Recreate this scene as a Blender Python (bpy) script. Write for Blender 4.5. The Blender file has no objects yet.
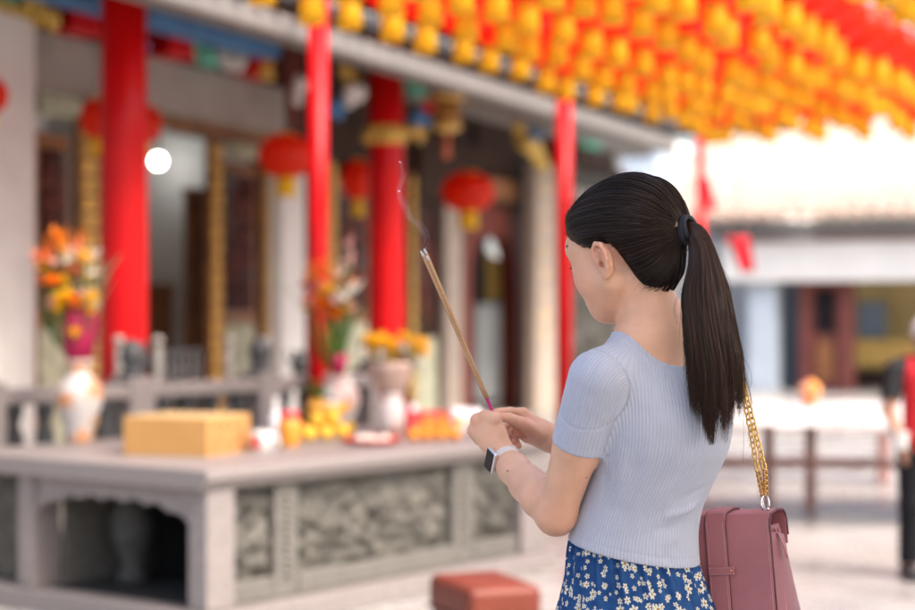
import bpy, bmesh, math, random
import numpy as np
from mathutils import Vector, Matrix
R = math.radians
random.seed(7)
rng = np.random.default_rng(7)
SC = bpy.context.scene
COL = SC.collection

# ------------------------------------------------------------------ camera, sky, sun, exposure
CAM_Z = 1.38
F_PX = 1779.0
cam_d = bpy.data.cameras.new('camera')
cam_d.sensor_width = 36.0
cam_d.lens = 36.0 * F_PX / 915.0
cam_d.shift_y = 6.0 / 915.0
cam_d.clip_start = 0.1
cam_d.clip_end = 1000.0
cam_d.dof.use_dof = True
cam_d.dof.focus_distance = 2.97
cam_d.dof.aperture_fstop = 2.2
cam_o = bpy.data.objects.new('camera', cam_d)
cam_o.location = (0, 0, CAM_Z)
cam_o.rotation_euler = (R(90), 0, 0)
COL.objects.link(cam_o)
SC.camera = cam_o

SUN_EL, SUN_AZ = R(52), R(128)      # azimuth clockwise from the view direction: from the right, a little behind the camera
world = bpy.data.worlds.new('World')
SC.world = world
world.use_nodes = True
wn = world.node_tree
wn.nodes.clear()
w_out = wn.nodes.new('ShaderNodeOutputWorld')
w_bg = wn.nodes.new('ShaderNodeBackground')
w_sky = wn.nodes.new('ShaderNodeTexSky')
w_sky.sky_type = 'NISHITA'
w_sky.sun_disc = False
w_sky.sun_elevation = SUN_EL
w_sky.sun_rotation = SUN_AZ
w_sky.air_density = 1.0
w_sky.dust_density = 6.0
w_sky.ozone_density = 0.6
w_bg.inputs['Strength'].default_value = 0.15
wn.links.new(w_sky.outputs[0], w_bg.inputs['Color'])
wn.links.new(w_bg.outputs[0], w_out.inputs['Surface'])
sun_d = bpy.data.lights.new('sun', 'SUN')
sun_d.energy = 1.5
sun_d.angle = R(25)
sun_d.color = (1.0, 0.93, 0.84)
sun_o = bpy.data.objects.new('sun', sun_d)
sdir = Vector((math.sin(SUN_AZ) * math.cos(SUN_EL), math.cos(SUN_AZ) * math.cos(SUN_EL), math.sin(SUN_EL)))
sun_o.rotation_euler = sdir.to_track_quat('Z', 'Y').to_euler()
sun_o.location = (6, -6, 12)
COL.objects.link(sun_o)
SC.view_settings.view_transform = 'Standard'
SC.view_settings.look = 'None'
SC.view_settings.gamma = 1.0
SC.view_settings.use_curve_mapping = False
SC.view_settings.exposure = 1.7
SC.cycles.use_denoising = True
SC.cycles.max_bounces = 10
SC.cycles.transparent_max_bounces = 16
SC.cycles.volume_bounces = 3

# ------------------------------------------------------------------ helpers: materials
def lin(h):
    h = h.lstrip('#')
    return tuple(((int(h[i:i+2], 16) / 255.0) ** 2.2) for i in (0, 2, 4)) + (1.0,)

def mat(name, col, rough=0.6, metal=0.0, var=0.12, scale=8.0, bump=0.0, bscale=60.0, spec=0.5, detail=4.0, col2=None, trans=0.0, emit=0.0, coat=0.0):
    """Principled material whose colour is broken up by object-space noise; trans adds a translucent share (paper, petals)."""
    m = bpy.data.materials.new(name)
    m.use_nodes = True
    nt = m.node_tree
    b = nt.nodes['Principled BSDF']
    c = tuple(col[:3])
    if col2 is None:
        lo = tuple(max(0, x * (1 - var)) for x in c); hi = tuple(min(1, x * (1 + var)) for x in c)
    else:
        lo, hi = c, tuple(col2[:3])
    tc = nt.nodes.new('ShaderNodeTexCoord')
    nz = nt.nodes.new('ShaderNodeTexNoise')
    nz.inputs['Scale'].default_value = scale
    nz.inputs['Detail'].default_value = detail
    nt.links.new(tc.outputs['Object'], nz.inputs['Vector'])
    rp = nt.nodes.new('ShaderNodeValToRGB')
    rp.color_ramp.elements[0].position = 0.32
    rp.color_ramp.elements[1].position = 0.68
    rp.color_ramp.elements[0].color = lo + (1,)
    rp.color_ramp.elements[1].color = hi + (1,)
    nt.links.new(nz.outputs['Fac'], rp.inputs['Fac'])
    nt.links.new(rp.outputs['Color'], b.inputs['Base Color'])
    b.inputs['Roughness'].default_value = rough
    b.inputs['Metallic'].default_value = metal
    b.inputs['Specular IOR Level'].default_value = spec
    b.inputs['Coat Weight'].default_value = coat
    if bump:
        n2 = nt.nodes.new('ShaderNodeTexNoise')
        n2.inputs['Scale'].default_value = bscale
        n2.inputs['Detail'].default_value = 6
        nt.links.new(tc.outputs['Object'], n2.inputs['Vector'])
        bp = nt.nodes.new('ShaderNodeBump')
        bp.inputs['Strength'].default_value = bump
        bp.inputs['Distance'].default_value = 0.01
        nt.links.new(n2.outputs['Fac'], bp.inputs['Height'])
        nt.links.new(bp.outputs['Normal'], b.inputs['Normal'])
    if trans:
        tr = nt.nodes.new('ShaderNodeBsdfTranslucent')
        nt.links.new(rp.outputs['Color'], tr.inputs['Color'])
        mx = nt.nodes.new('ShaderNodeMixShader')
        mx.inputs['Fac'].default_value = trans
        out = nt.nodes['Material Output']
        nt.links.new(b.outputs[0], mx.inputs[1])
        nt.links.new(tr.outputs[0], mx.inputs[2])
        nt.links.new(mx.outputs[0], out.inputs['Surface'])
    if emit:
        b.inputs['Emission Color'].default_value = c + (1,)
        b.inputs['Emission Strength'].default_value = emit
    return m

# ------------------------------------------------------------------ helpers: meshes
def link(o, parent=None, loc=(0, 0, 0), rz=0.0):
    COL.objects.link(o)
    o.location = loc
    o.rotation_euler = (0, 0, rz)
    if parent is not None:
        o.parent = parent
    return o

def tag(o, label=None, cat=None, group=None, kind=None):
    if label: o['label'] = label
    if cat: o['category'] = cat
    if group: o['group'] = group
    if kind: o['kind'] = kind
    return o

def thing(name, label, cat, loc=(0, 0, 0), rz=0.0, group=None):
    o = bpy.data.objects.new(name, None)
    o.empty_display_size = 0.1
    link(o, None, loc, rz)
    return tag(o, label, cat, group)

def kids(o):
    return [c for c in COL.objects if c.parent == o]

def copy_tree(o, parent=None):
    c = o.copy(); COL.objects.link(c)
    if parent is not None: c.parent = parent
    for ch in kids(o):
        copy_tree(ch, c)
    return c

def np_mesh(name, V, Q, material, parent=None, loc=(0, 0, 0), smooth=True, attrs=None):
    """mesh object from numpy vertices and an (n,4) or (n,3) face array"""
    V = np.asarray(V, np.float32) - np.asarray(loc, np.float32)
    Q = np.asarray(Q, np.int32)
    me = bpy.data.meshes.new(name)
    me.vertices.add(len(V)); me.vertices.foreach_set('co', V.ravel())
    k = Q.shape[1]
    me.loops.add(Q.size); me.loops.foreach_set('vertex_index', Q.ravel())
    me.polygons.add(len(Q))
    me.polygons.foreach_set('loop_start', np.arange(0, Q.size, k, dtype=np.int32))
    me.polygons.foreach_set('loop_total', np.full(len(Q), k, np.int32))
    me.update(calc_edges=True)
    me.polygons.foreach_set('use_smooth', np.full(len(Q), smooth, bool))
    for n, a in (attrs or {}).items():
        at = me.attributes.new(n, 'FLOAT', 'POINT')
        at.data.foreach_set('value', np.asarray(a, np.float32))
    me.materials.append(material)
    o = bpy.data.objects.new(name, me)
    return link(o, parent, (0, 0, 0) if parent is not None else loc)

class MB:
    def __init__(s):
        s.v = []; s.f = []; s.sm = []
    def add(s, verts, faces, smooth=False):
        o = len(s.v)
        s.v += [tuple(p) for p in verts]
        s.f += [tuple(i + o for i in f) for f in faces]
        s.sm += [smooth] * len(faces)
        return s
    def box(s, c, d, rz=0.0, M=None):
        hx, hy, hz = d[0] / 2, d[1] / 2, d[2] / 2
        vs = [Vector((x, y, z)) for x in (-hx, hx) for y in (-hy, hy) for z in (-hz, hz)]
        M3 = M if M is not None else Matrix.Rotation(rz, 3, 'Z')
        vs = [M3 @ p + Vector(c) for p in vs]
        return s.add(vs, [(0, 1, 3, 2), (4, 6, 7, 5), (0, 4, 5, 1), (2, 3, 7, 6), (0, 2, 6, 4), (1, 5, 7, 3)])
    def tube(s, pts, rad, n=10, caps=True, smooth=True, flat=1.0):
        pts = [Vector(p) for p in pts]
        if not hasattr(rad, '__len__'): rad = [rad] * len(pts)
        t0 = (pts[1] - pts[0]).normalized()
        a = Vector((0, 0, 1)) if abs(t0.z) < 0.9 else Vector((1, 0, 0))
        x = t0.cross(a).normalized()
        vs = []
        for i, p in enumerate(pts):
            t = (pts[min(i + 1, len(pts) - 1)] - pts[max(i - 1, 0)]).normalized()
            x = (x - t * x.dot(t)).normalized()
            y = t.cross(x)
            for k in range(n):
                an = 2 * math.pi * k / n
                vs.append(p + x * (rad[i] * math.cos(an)) + y * (rad[i] * flat * math.sin(an)))
        fs = []
        for i in range(len(pts) - 1):
            for k in range(n):
                k2 = (k + 1) % n
                fs.append((i * n + k, i * n + k2, (i + 1) * n + k2, (i + 1) * n + k))
        s.add(vs, fs, smooth)
        if caps:
            o = len(s.v) - len(vs)
            s.f.append(tuple(o + k for k in reversed(range(n)))); s.sm.append(False)
            s.f.append(tuple(o + (len(pts) - 1) * n + k for k in range(n))); s.sm.append(False)
        return s
    def cyl(s, p0, p1, r0, r1=None, n=20, caps=True):
        return s.tube([p0, p1], [r0, r0 if r1 is None else r1], n, caps)
    def lathe(s, prof, n=24, c=(0, 0, 0), wob=0.0, lobes=0):
        vs = []
        for r, z in prof:
            for k in range(n):
                a = 2 * math.pi * k / n
                rr = r * (1 + (wob * abs(math.cos(lobes * a / 2)) if lobes else 0))
                vs.append((c[0] + rr * math.cos(a), c[1] + rr * math.sin(a), c[2] + z))
        fs = []
        for i in range(len(prof) - 1):
            for k in range(n):
                k2 = (k + 1) % n
                fs.append((i * n + k, i * n + k2, (i + 1) * n + k2, (i + 1) * n + k))
        s.add(vs, fs, True)
        o = len(s.v) - len(vs)
        if prof[0][0] > 1e-4:
            s.f.append(tuple(o + k for k in reversed(range(n)))); s.sm.append(False)
        if prof[-1][0] > 1e-4:
            s.f.append(tuple(o + (len(prof) - 1) * n + k for k in range(n))); s.sm.append(False)
        return s
    def ball(s, c, r, n=16, m=10, M=None):
        if not hasattr(r, '__len__'): r = (r, r, r)
        vs = []
        for i in range(m + 1):
            th = math.pi * i / m
            for k in range(n):
                a = 2 * math.pi * k / n
                p = Vector((r[0] * math.sin(th) * math.cos(a), r[1] * math.sin(th) * math.sin(a), -r[2] * math.cos(th)))
                if M is not None: p = M @ p
                vs.append(p + Vector(c))
        fs = []
        for i in range(m):
            for k in range(n):
                k2 = (k + 1) % n
                fs.append((i * n + k, i * n + k2, (i + 1) * n + k2, (i + 1) * n + k))
        return s.add(vs, fs, True)
    def prism(s, poly, axis, t0, t1, smooth=False):
        """poly in the two other axes, pushed along axis ('x','y','z') from t0 to t1"""
        def P(a, b, t):
            return (t, a, b) if axis == 'x' else (a, t, b) if axis == 'y' else (a, b, t)
        n = len(poly)
        vs = [P(a, b, t0) for a, b in poly] + [P(a, b, t1) for a, b in poly]
        fs = [(k, (k + 1) % n, n + (k + 1) % n, n + k) for k in range(n)]
        fs += [tuple(reversed(range(n))), tuple(range(n, 2 * n))]
        return s.add(vs, fs, smooth)
    def sheet(s, fn, nu, nv, smooth=True):
        vs = [fn(i / nu, j / nv) for i in range(nu + 1) for j in range(nv + 1)]
        fs = []
        for i in range(nu):
            for j in range(nv):
                a = i * (nv + 1) + j
                fs.append((a, a + nv + 1, a + nv + 2, a + 1))
        return s.add(vs, fs, smooth)
    def build(s, name, material, parent=None, loc=(0, 0, 0), rz=0.0, bevel=0.0, segs=2, solid=0.0, subd=0):
        me = bpy.data.meshes.new(name)
        me.from_pydata([tuple(p) for p in s.v], [], s.f)
        bm = bmesh.new(); bm.from_mesh(me)
        bmesh.ops.recalc_face_normals(bm, faces=bm.faces)
        bm.to_mesh(me); bm.free()
        if len(me.polygons) == len(s.sm):
            me.polygons.foreach_set('use_smooth', s.sm)
        me.materials.append(material)
        o = bpy.data.objects.new(name, me)
        if solid:
            md = o.modifiers.new('solid', 'SOLIDIFY'); md.thickness = solid; md.offset = 0
        if bevel:
            md = o.modifiers.new('bevel', 'BEVEL'); md.width = bevel; md.segments = segs; md.limit_method = 'ANGLE'
        if subd:
            md = o.modifiers.new('subd', 'SUBSURF'); md.levels = subd; md.render_levels = subd
        return link(o, parent, loc, rz)

def P3(px, py, d):
    """world point seen at photograph pixel (px, py) at depth d: how the measurements below were taken"""
    return Vector(((px - 457.5) * d / F_PX, d, CAM_Z - (py - 311.0) * d / F_PX))

# ------------------------------------------------------------------ helpers: signed-distance bodies
class SDF:
    """smooth union / difference of round cones, ellipsoids and lofts, meshed with surface nets on a sparse grid"""
    def __init__(s):
        s.ops = []           # (mode, k, centre, radius, fn)
    def rc(s, a, b, ra, rb, k=0.01, mode='u'):
        a = np.array(a, np.float64); b = np.array(b, np.float64)
        ba = b - a; L2 = max(ba @ ba, 1e-12)
        def fn(P):
            pa = P - a
            h = np.clip((pa @ ba) / L2, 0, 1)
            return np.linalg.norm(pa - h[:, None] * ba, axis=1) - (ra + (rb - ra) * h)
        s.ops.append((mode, k, (a + b) / 2, math.sqrt(L2) / 2 + max(ra, rb), fn)); return s
    def chain(s, pts, rad, k=0.003, k0=None, mode='u'):
        for i in range(len(pts) - 1):
            s.rc(pts[i], pts[i + 1], rad[i], rad[i + 1], k if i or k0 is None else k0, mode)
        return s
    def ell(s, c, r, M=None, k=0.01, mode='u'):
        c = np.array(c, np.float64); r = np.array(r, np.float64)
        A = np.eye(3) if M is None else np.array(M, np.float64)   # columns are the axes
        def fn(P):
            q = (P - c) @ A
            k0 = np.linalg.norm(q / r, axis=1); k1 = np.linalg.norm(q / (r * r), axis=1)
            return k0 * (k0 - 1) / np.maximum(k1, 1e-6)
        s.ops.append((mode, k, c, float(r.max()), fn)); return s
    def custom(s, fn, c, rad, k=0.01, mode='u'):
        s.ops.append((mode, k, np.array(c, np.float64), rad, fn)); return s
    def eval(s, P, bc=None, hd=0.0):
        d = np.full(len(P), 10.0)
        for mode, k, c, rad, fn in s.ops:
            if bc is not None and rad < 1e6:
                if np.linalg.norm(bc - c) - rad - hd > k + 0.012: continue
            e = fn(P)
            if mode == 'u':
                h = np.maximum(k - np.abs(d - e), 0) / k
                d = np.minimum(d, e) - h * h * k * 0.25
            elif mode == 's':
                e = -e
                h = np.maximum(k - np.abs(d - e), 0) / k
                d = np.maximum(d, e) + h * h * k * 0.25
            elif mode == 'i':
                h = np.maximum(k - np.abs(d - e), 0) / k
                d = np.maximum(d, e) + h * h * k * 0.25
            else:
                d = d + e
        return d
    def mesh(s, lo, hi, h, n=16):
        lo = np.array(lo, float); hi = np.array(hi, float)
        bs = n * h
        nb = np.ceil((hi - lo) / bs).astype(int)
        I = np.stack(np.meshgrid(*[np.arange(k) for k in nb], indexing='ij'), -1).reshape(-1, 3)
        cen = lo + (I + 0.5) * bs
        hd = bs * 0.866
        f = np.empty(len(cen))
        for a in range(0, len(cen), 20000):
            f[a:a + 20000] = s.eval(cen[a:a + 20000])
        keep = np.abs(f) < hd * 1.7 + 0.012
        I = I[keep]; cen = cen[keep]
        g = np.stack(np.meshgrid(*[np.arange(n + 1)] * 3, indexing='ij'), -1).reshape(-1, 3)
        G = nb * n + 2
        def key(c): return (c[:, 0].astype(np.int64) * G[1] + c[:, 1]) * G[2] + c[:, 2]
        allk, allv, edges = [], [], []
        cor = [(i, j, k) for i in (0, 1) for j in (0, 1) for k in (0, 1)]
        ce = [(a, b) for a in range(8) for b in range(a + 1, 8) if sum(abs(cor[a][t] - cor[b][t]) for t in range(3)) == 1]
        for bi, bc in zip(I, cen):
            base = bi * n
            val = s.eval(lo + (base + g) * h, bc, hd).reshape(n + 1, n + 1, n + 1)
            sg = val < 0
            if sg.all() or not sg.any(): continue
            cnt = np.zeros((n, n, n), int)
            for (i, j, k) in cor: cnt += sg[i:n + i, j:n + j, k:n + k]
            c = np.argwhere((cnt > 0) & (cnt < 8))
            if len(c) == 0: continue
            acc = np.zeros((len(c), 3)); num = np.zeros(len(c))
            for a, b in ce:
                A = np.array(cor[a]); B = np.array(cor[b])
                va = val[tuple((c + A).T)]; vb = val[tuple((c + B).T)]
                x = (va < 0) != (vb < 0)
                t = np.where(x, va / np.where(x, va - vb, 1), 0)
                acc += np.where(x[:, None], A + (B - A) * t[:, None], 0); num += x
            allk.append(key(c + base)); allv.append(lo + (c + base + acc / num[:, None]) * h)
            for ax in range(3):
                sl0 = [slice(0, n)] * 3; sl1 = [slice(0, n)] * 3; sl1[ax] = slice(1, n + 1)
                s0 = sg[tuple(sl0)]; s1 = sg[tuple(sl1)]
                e = np.argwhere(s0 != s1)
                if len(e): edges.append((ax, e + base, s0[tuple(e.T)]))
        K = np.concatenate(allk); V = np.concatenate(allv)
        K, ui = np.unique(K, return_index=True); V = V[ui]
        quads = []
        for ax, e, ins in edges:
            u, w = (ax + 1) % 3, (ax + 2) % 3
            idx = []
            ok = np.ones(len(e), bool)
            for du, dw in ((0, 0), (-1, 0), (-1, -1), (0, -1)):
                c = e.copy(); c[:, u] += du; c[:, w] += dw
                kk = key(c); p = np.clip(np.searchsorted(K, kk), 0, len(K) - 1)
                ok &= (K[p] == kk) & (c >= 0).all(1); idx.append(p)
            q = np.stack(idx, 1)
            q = np.where(ins[:, None], q, q[:, ::-1])
            quads.append(q[ok])
        Q = np.concatenate(quads)
        return V, Q

def smooth_verts(V, Q, it=2, lam=0.5):
    V = V.copy(); E = np.concatenate([Q[:, [0, 1]], Q[:, [1, 2]], Q[:, [2, 3]], Q[:, [3, 0]]])
    for _ in range(it):
        acc = np.zeros_like(V); n = np.zeros(len(V))
        for a, b in ((0, 1), (1, 0)):
            for t in range(3): acc[:, t] += np.bincount(E[:, a], V[E[:, b], t], len(V))
            n += np.bincount(E[:, a], minlength=len(V))
        V += lam * (acc / np.maximum(n, 1)[:, None] - V)
    return V

def strand_mesh(paths, rad, sides=3):
    """paths (N,S,3), rad (N,S): one thin tube per strand"""
    paths = np.asarray(paths, float); N, S, _ = paths.shape
    T = np.gradient(paths, axis=1); T /= np.maximum(np.linalg.norm(T, axis=2, keepdims=True), 1e-9)
    up = np.array([0.31, 0.77, 0.55]); X = np.cross(T, up); X /= np.maximum(np.linalg.norm(X, axis=2, keepdims=True), 1e-9)
    Y = np.cross(T, X)
    V = np.empty((N, S, sides, 3))
    for k in range(sides):
        a = 2 * math.pi * k / sides
        V[:, :, k] = paths + rad[:, :, None] * (X * math.cos(a) + Y * math.sin(a))
    idx = np.arange(N * S * sides).reshape(N, S, sides)
    q = []
    for k in range(sides):
        k2 = (k + 1) % sides
        q.append(np.stack([idx[:, :-1, k], idx[:, :-1, k2], idx[:, 1:, k2], idx[:, 1:, k]], -1).reshape(-1, 4))
    return V.reshape(-1, 3), np.concatenate(q)
# ================================================================== ground
M_FLOOR = mat('granite_paving', (0.27, 0.257, 0.25), rough=0.30, var=0.10, scale=1.6, bump=0.05, bscale=40, spec=0.5, col2=(0.36, 0.345, 0.335))
nt = M_FLOOR.node_tree; b = nt.nodes['Principled BSDF']
tc = nt.nodes.new('ShaderNodeTexCoord'); bk = nt.nodes.new('ShaderNodeTexBrick')
bk.offset = 0.5; bk.inputs['Scale'].default_value = 1.0; bk.inputs['Brick Width'].default_value = 0.9; bk.inputs['Row Height'].default_value = 0.45; bk.inputs['Mortar Size'].default_value = 0.005
bk.inputs['Color1'].default_value = (1, 1, 1, 1); bk.inputs['Color2'].default_value = (0.86, 0.84, 0.83, 1); bk.inputs['Mortar'].default_value = (0.42, 0.40, 0.38, 1)
mp = nt.nodes.new('ShaderNodeMapping'); mp.inputs['Rotation'].default_value = (0, 0, R(66.8))
nt.links.new(tc.outputs['Object'], mp.inputs['Vector']); nt.links.new(mp.outputs[0], bk.inputs['Vector'])
mm = nt.nodes.new('ShaderNodeMix'); mm.data_type = 'RGBA'; mm.blend_type = 'MULTIPLY'; mm.inputs['Factor'].default_value = 1
src = b.inputs['Base Color'].links[0].from_socket
nt.links.new(src, mm.inputs[6]); nt.links.new(bk.outputs['Color'], mm.inputs[7]); nt.links.new(mm.outputs[2], b.inputs['Base Color'])
n3 = nt.nodes.new('ShaderNodeTexNoise'); n3.inputs['Scale'].default_value = 2.2; n3.inputs['Detail'].default_value = 5; nt.links.new(tc.outputs['Object'], n3.inputs['Vector'])
mr = nt.nodes.new('ShaderNodeMapRange'); mr.inputs[1].default_value = .35; mr.inputs[2].default_value = .7; mr.inputs[3].default_value = .16; mr.inputs[4].default_value = .5
nt.links.new(n3.outputs['Fac'], mr.inputs[0]); nt.links.new(mr.outputs[0], b.inputs['Roughness'])
g = MB(); g.add([(-300, -300, 0), (300, -300, 0), (300, 500, 0), (-300, 500, 0)], [(0, 1, 2, 3)])
tag(g.build('ground', M_FLOOR), kind='structure')

# ================================================================== materials of the temple
M_RED = mat('red_lacquer', (0.50, 0.0015, 0.004), rough=0.33, var=0.10, scale=3, spec=0.22, bump=0.05, bscale=20)
M_REDDK = mat('dark_red_wood', (0.145, 0.032, 0.022), spec=0.2, rough=0.5, var=0.2)
M_STONE = mat('grey_stone', (0.29, 0.27, 0.245), rough=0.85, var=0.10, scale=5, bump=0.25, bscale=70)
M_STONEW = mat('pale_stone', (0.68, 0.66, 0.63), rough=0.8, var=0.06, scale=4, bump=0.15, bscale=80)
M_STONEDK = mat('dark_relief_stone', (0.085, 0.082, 0.068), rough=0.75, var=0.35, scale=9, bump=0.4, bscale=40, col2=(0.20, 0.19, 0.165))
M_RELIEF = mat('carved_grey_stone', (0.036, 0.033, 0.027), rough=0.7, var=0.25, scale=7, bump=0.3, bscale=60, col2=(0.105, 0.098, 0.082))
M_PINKGR = mat('pink_granite', (0.200, 0.174, 0.168), rough=0.5, var=0.40, scale=120, bump=0.08, bscale=200, detail=6)
M_GOLDW = mat('gilded_carving', (0.80, 0.48, 0.13), rough=0.45, metal=0.05, var=0.35, scale=16, bump=0.6, bscale=30)
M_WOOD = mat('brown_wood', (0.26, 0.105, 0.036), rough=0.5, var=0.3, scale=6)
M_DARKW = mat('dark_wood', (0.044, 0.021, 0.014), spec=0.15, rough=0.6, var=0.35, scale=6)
M_BLUE = mat('blue_paint', (0.055, 0.19, 0.40), rough=0.6, var=0.25, scale=6)
M_GREEN = mat('green_paint', (0.12, 0.42, 0.30), rough=0.6, var=0.3, scale=9)
M_YEL = mat('ochre_paint', (0.55, 0.36, 0.07), rough=0.6, var=0.25, scale=9)
M_WHITE = mat('white_plaster', (0.72, 0.72, 0.70), rough=0.85, var=0.04, scale=2)
M_LATTICE = mat('pale_green_panel', (0.50, 0.50, 0.36), rough=0.8, var=0.3, scale=7)
M_DGLASS = mat('dark_glass', (0.020, 0.017, 0.020), rough=0.08, var=0.4, scale=3)
M_TILE = mat('terracotta_roof', (0.42, 0.17, 0.08), rough=0.7, var=0.25, scale=6)
M_CREAM = mat('cream_gutter', (0.165, 0.157, 0.147), rough=0.6, var=0.07, scale=3)
M_TSTONE = mat('warm_grey_stone', (0.115, 0.107, 0.095), rough=0.7, var=0.2, scale=30, bump=.1, bscale=150)
M_BEIGE = mat('beige_stone', (0.36, 0.295, 0.245), rough=0.7, var=0.12, scale=6)
M_ARCHSHADE = mat('arch_shade_stone', (0.012, 0.011, 0.011), rough=0.9, var=0.4)  # near-black colour stands in for the shade inside the table's arch
M_GREYD = mat('dark_grey', (0.045, 0.047, 0.05), rough=0.5, var=0.3, scale=4)
M_GLOBE = mat('lit_globe', (1.0, 0.98, 0.94), rough=0.4, var=0.0, emit=9.0)

# ================================================================== the temple: local x points out of the facade, local y runs along it
TO = (-2.10, 11.20); TA = R(-23.2)
temple = thing('temple', 'ornate temple hall with red columns, gilded door panels and a stone beam', 'temple', (TO[0], TO[1], 0), TA)
sA, cA = math.sin(R(23.2)), math.cos(R(23.2))
def u_of(px, v):      # distance along the facade of what stands at picture column px, in the plane v out from the column line
    r = (px - 457.5) / F_PX
    return (r * (TO[1] - sA * v) - TO[0] - cA * v) / (sA - r * cA)
def z_of(py, px, v):
    u = u_of(px, v); d = TO[1] + cA * u - sA * v
    return CAM_Z - (py - 311) * d / F_PX
def slab(name, m, v0, v1, u0, u1, z0, z1, parent=temple, bevel=0.0):
    return MB().box(((v0 + v1) / 2, (u0 + u1) / 2, (z0 + z1) / 2), (v1 - v0, u1 - u0, z1 - z0)).build(name, m, parent, bevel=bevel)
FL = 0.12
slab('terrace', M_STONE, -7.5, .55, -6, 16, 0.002, FL, bevel=.01)
W0 = -1.80                                        # facade wall plane
# red columns on the front line, round stone bases, gilt collar on the second
for i, uc in enumerate((0.0, 3.83)):
    c = MB().lathe([(.146, FL + .28), (.148, 1.2), (.146, 2.4), (.140, 4.1)], 40, (0, uc, 0)).build('column', M_RED, temple)
    MB().lathe([(.27, FL), (.27, FL + .08), (.22, FL + .12), (.25, FL + .2), (.19, FL + .285)], 32, (0, uc, 0)).build('column_base', M_STONE, c)
    if i == 1:
        zc = z_of(136, 389, 0)
        col = MB().lathe([(.15, zc - .075), (.168, zc - .06), (.175, zc), (.168, zc + .06), (.15, zc + .075)], 32, (0, uc, 0))
        for k in range(14):
            a = 2 * math.pi * k / 14; col.ball((.172 * math.cos(a), uc + .172 * math.sin(a), zc + .03 * math.sin(k * 2.1)), (.03, .03, .045), 8, 6)
        col.tube([(.12, uc + .1, zc + .02), (.2, uc + .2, zc + .06), (.16, uc + .32, zc - .02), (.22, uc + .36, zc + .1)], [.035, .045, .035, .015], 8)
        col.build('gilt_collar', M_YEL, c)
# stone pillars and lintel behind the column line
PU = u_of(36, -.80)
p = slab('stone_pillar', M_STONEW, -1.10, -.80, PU - .44, PU, FL, z_of(19, 18, -.9), bevel=.015)
slab('capital', M_YEL, -1.14, -.77, PU - .48, PU + .03, z_of(19, 18, -.9) + .002, z_of(10, 18, -.9), p, bevel=.01)
slab('capital_block', M_GREEN, -1.10, -.80, PU - .44, PU, z_of(10, 18, -.9) + .002, 3.75, p, bevel=.01)
zb, zt = 2.875, 3.235
slab('stone_beam', M_STONE, -1.05, -.805, PU + .002, u_of(276, -.9), zb, zt, bevel=.012)
slab('inner_post', M_REDDK, -1.0, -.8, u_of(277, -.9), u_of(290, -.9), z_of(127, 283, -.9), 3.9)
slab('painted_beam', M_BLUE, -.62, -.42, -1.5, u_of(272, -.5), 3.36, 3.47, bevel=.01)
slab('painted_beam', M_YEL, -.64, -.44, -1.5, u_of(272, -.5), 3.475, 3.54, bevel=.01)
for k in range(14):
    MB().ball((-.54, -1.2 + k * .42, 3.66), (.07, .13, .10), 12, 8).build('carved_boss', (M_RED, M_GREEN, M_YEL, M_BLUE)[k % 4], temple)
slab('painted_beam', M_REDDK, -.66, -.46, -1.5, u_of(272, -.5), 3.76, 3.91, bevel=.01)
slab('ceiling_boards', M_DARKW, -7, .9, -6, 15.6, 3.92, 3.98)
# carved and painted brackets between the stone beam and the painted beam
uu = u_of(40, -.75); k = 0
while uu < u_of(268, -.75):
    if k % 3 == 1:
        MB().prism([(uu - .20, 3.24), (uu + .20, 3.24), (uu + .10, 3.48), (uu - .12, 3.48)], 'x', -.90, -.66).build('red_bracket', M_RED, temple, bevel=.015)
    else:
        m = MB()
        for q in range(9):
            m.ball((-.72 + random.uniform(-.05, .05), uu + random.uniform(-.16, .16), 3.31 + random.uniform(-.05, .13)), (random.uniform(.03, .05), random.uniform(.04, .08), random.uniform(.03, .07)), 8, 6)
        m.build('carved_figure', (M_YEL, M_GREEN, M_STONEW, M_BLUE)[k % 4], temple)
    uu += .40; k += 1
# cloud brackets and carved blobs by the second column, along the inner eave
for (px, py, v, r, mt) in ((414, 88, .05, (.10, .17, .10), M_GREEN), (428, 104, 0, (.08, .11, .07), M_RED), (420, 118, .05, (.08, .15, .09), M_BLUE), (352, 92, -.1, (.08, .16, .12), M_STONEW), (338, 108, -.2, (.08, .12, .10), M_BLUE), (346, 75, -.2, (.08, .20, .08), M_YEL),
                           (300, 95, -.4, (.07, .10, .14), M_STONEW), (268, 70, -.4, (.07, .1, .08), M_YEL), (535, 134, -.2, (.08, .22, .07), M_BLUE), (520, 128, -.2, (.08, .16, .06), M_YEL), (590, 145, -.2, (.08, .3, .06), M_GREEN)):
    m = MB(); uc, zc = u_of(px, v), z_of(py, px, v)
    for q in range(9):
        m.ball((v + random.uniform(-.4, .4) * r[0], uc + random.uniform(-.7, .7) * r[1], zc + random.uniform(-.7, .7) * r[2]), (r[0] * .55, r[1] * random.uniform(.25, .5), r[2] * random.uniform(.3, .55)), 8, 6)
    m.build('carved_bracket', mt, temple)
# gilt curved bracket left of the far pole
m = MB(); pts = []
for t in np.linspace(0, 1, 9):
    px = 522 + 22 * t; py = 138 + 30 * t ** 1.6
    pts.append((-.6, u_of(px, -.6), z_of(py, px, -.6)))
m.tube(pts, [.10, .11, .12, .12, .11, .10, .09, .08, .06], 10); m.build('gilt_bracket', M_YEL, temple)
slab('pale_beam', M_CREAM, -.55, -.25, u_of(412, -.4), u_of(640, -.4), z_of(122, 505, -.4) , z_of(97, 505, -.4))
slab('red_beam_end', M_REDDK, -.9, -.7, u_of(549, -.8), u_of(560, -.8), z_of(165, 555, -.8), z_of(112, 555, -.8))
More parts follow.
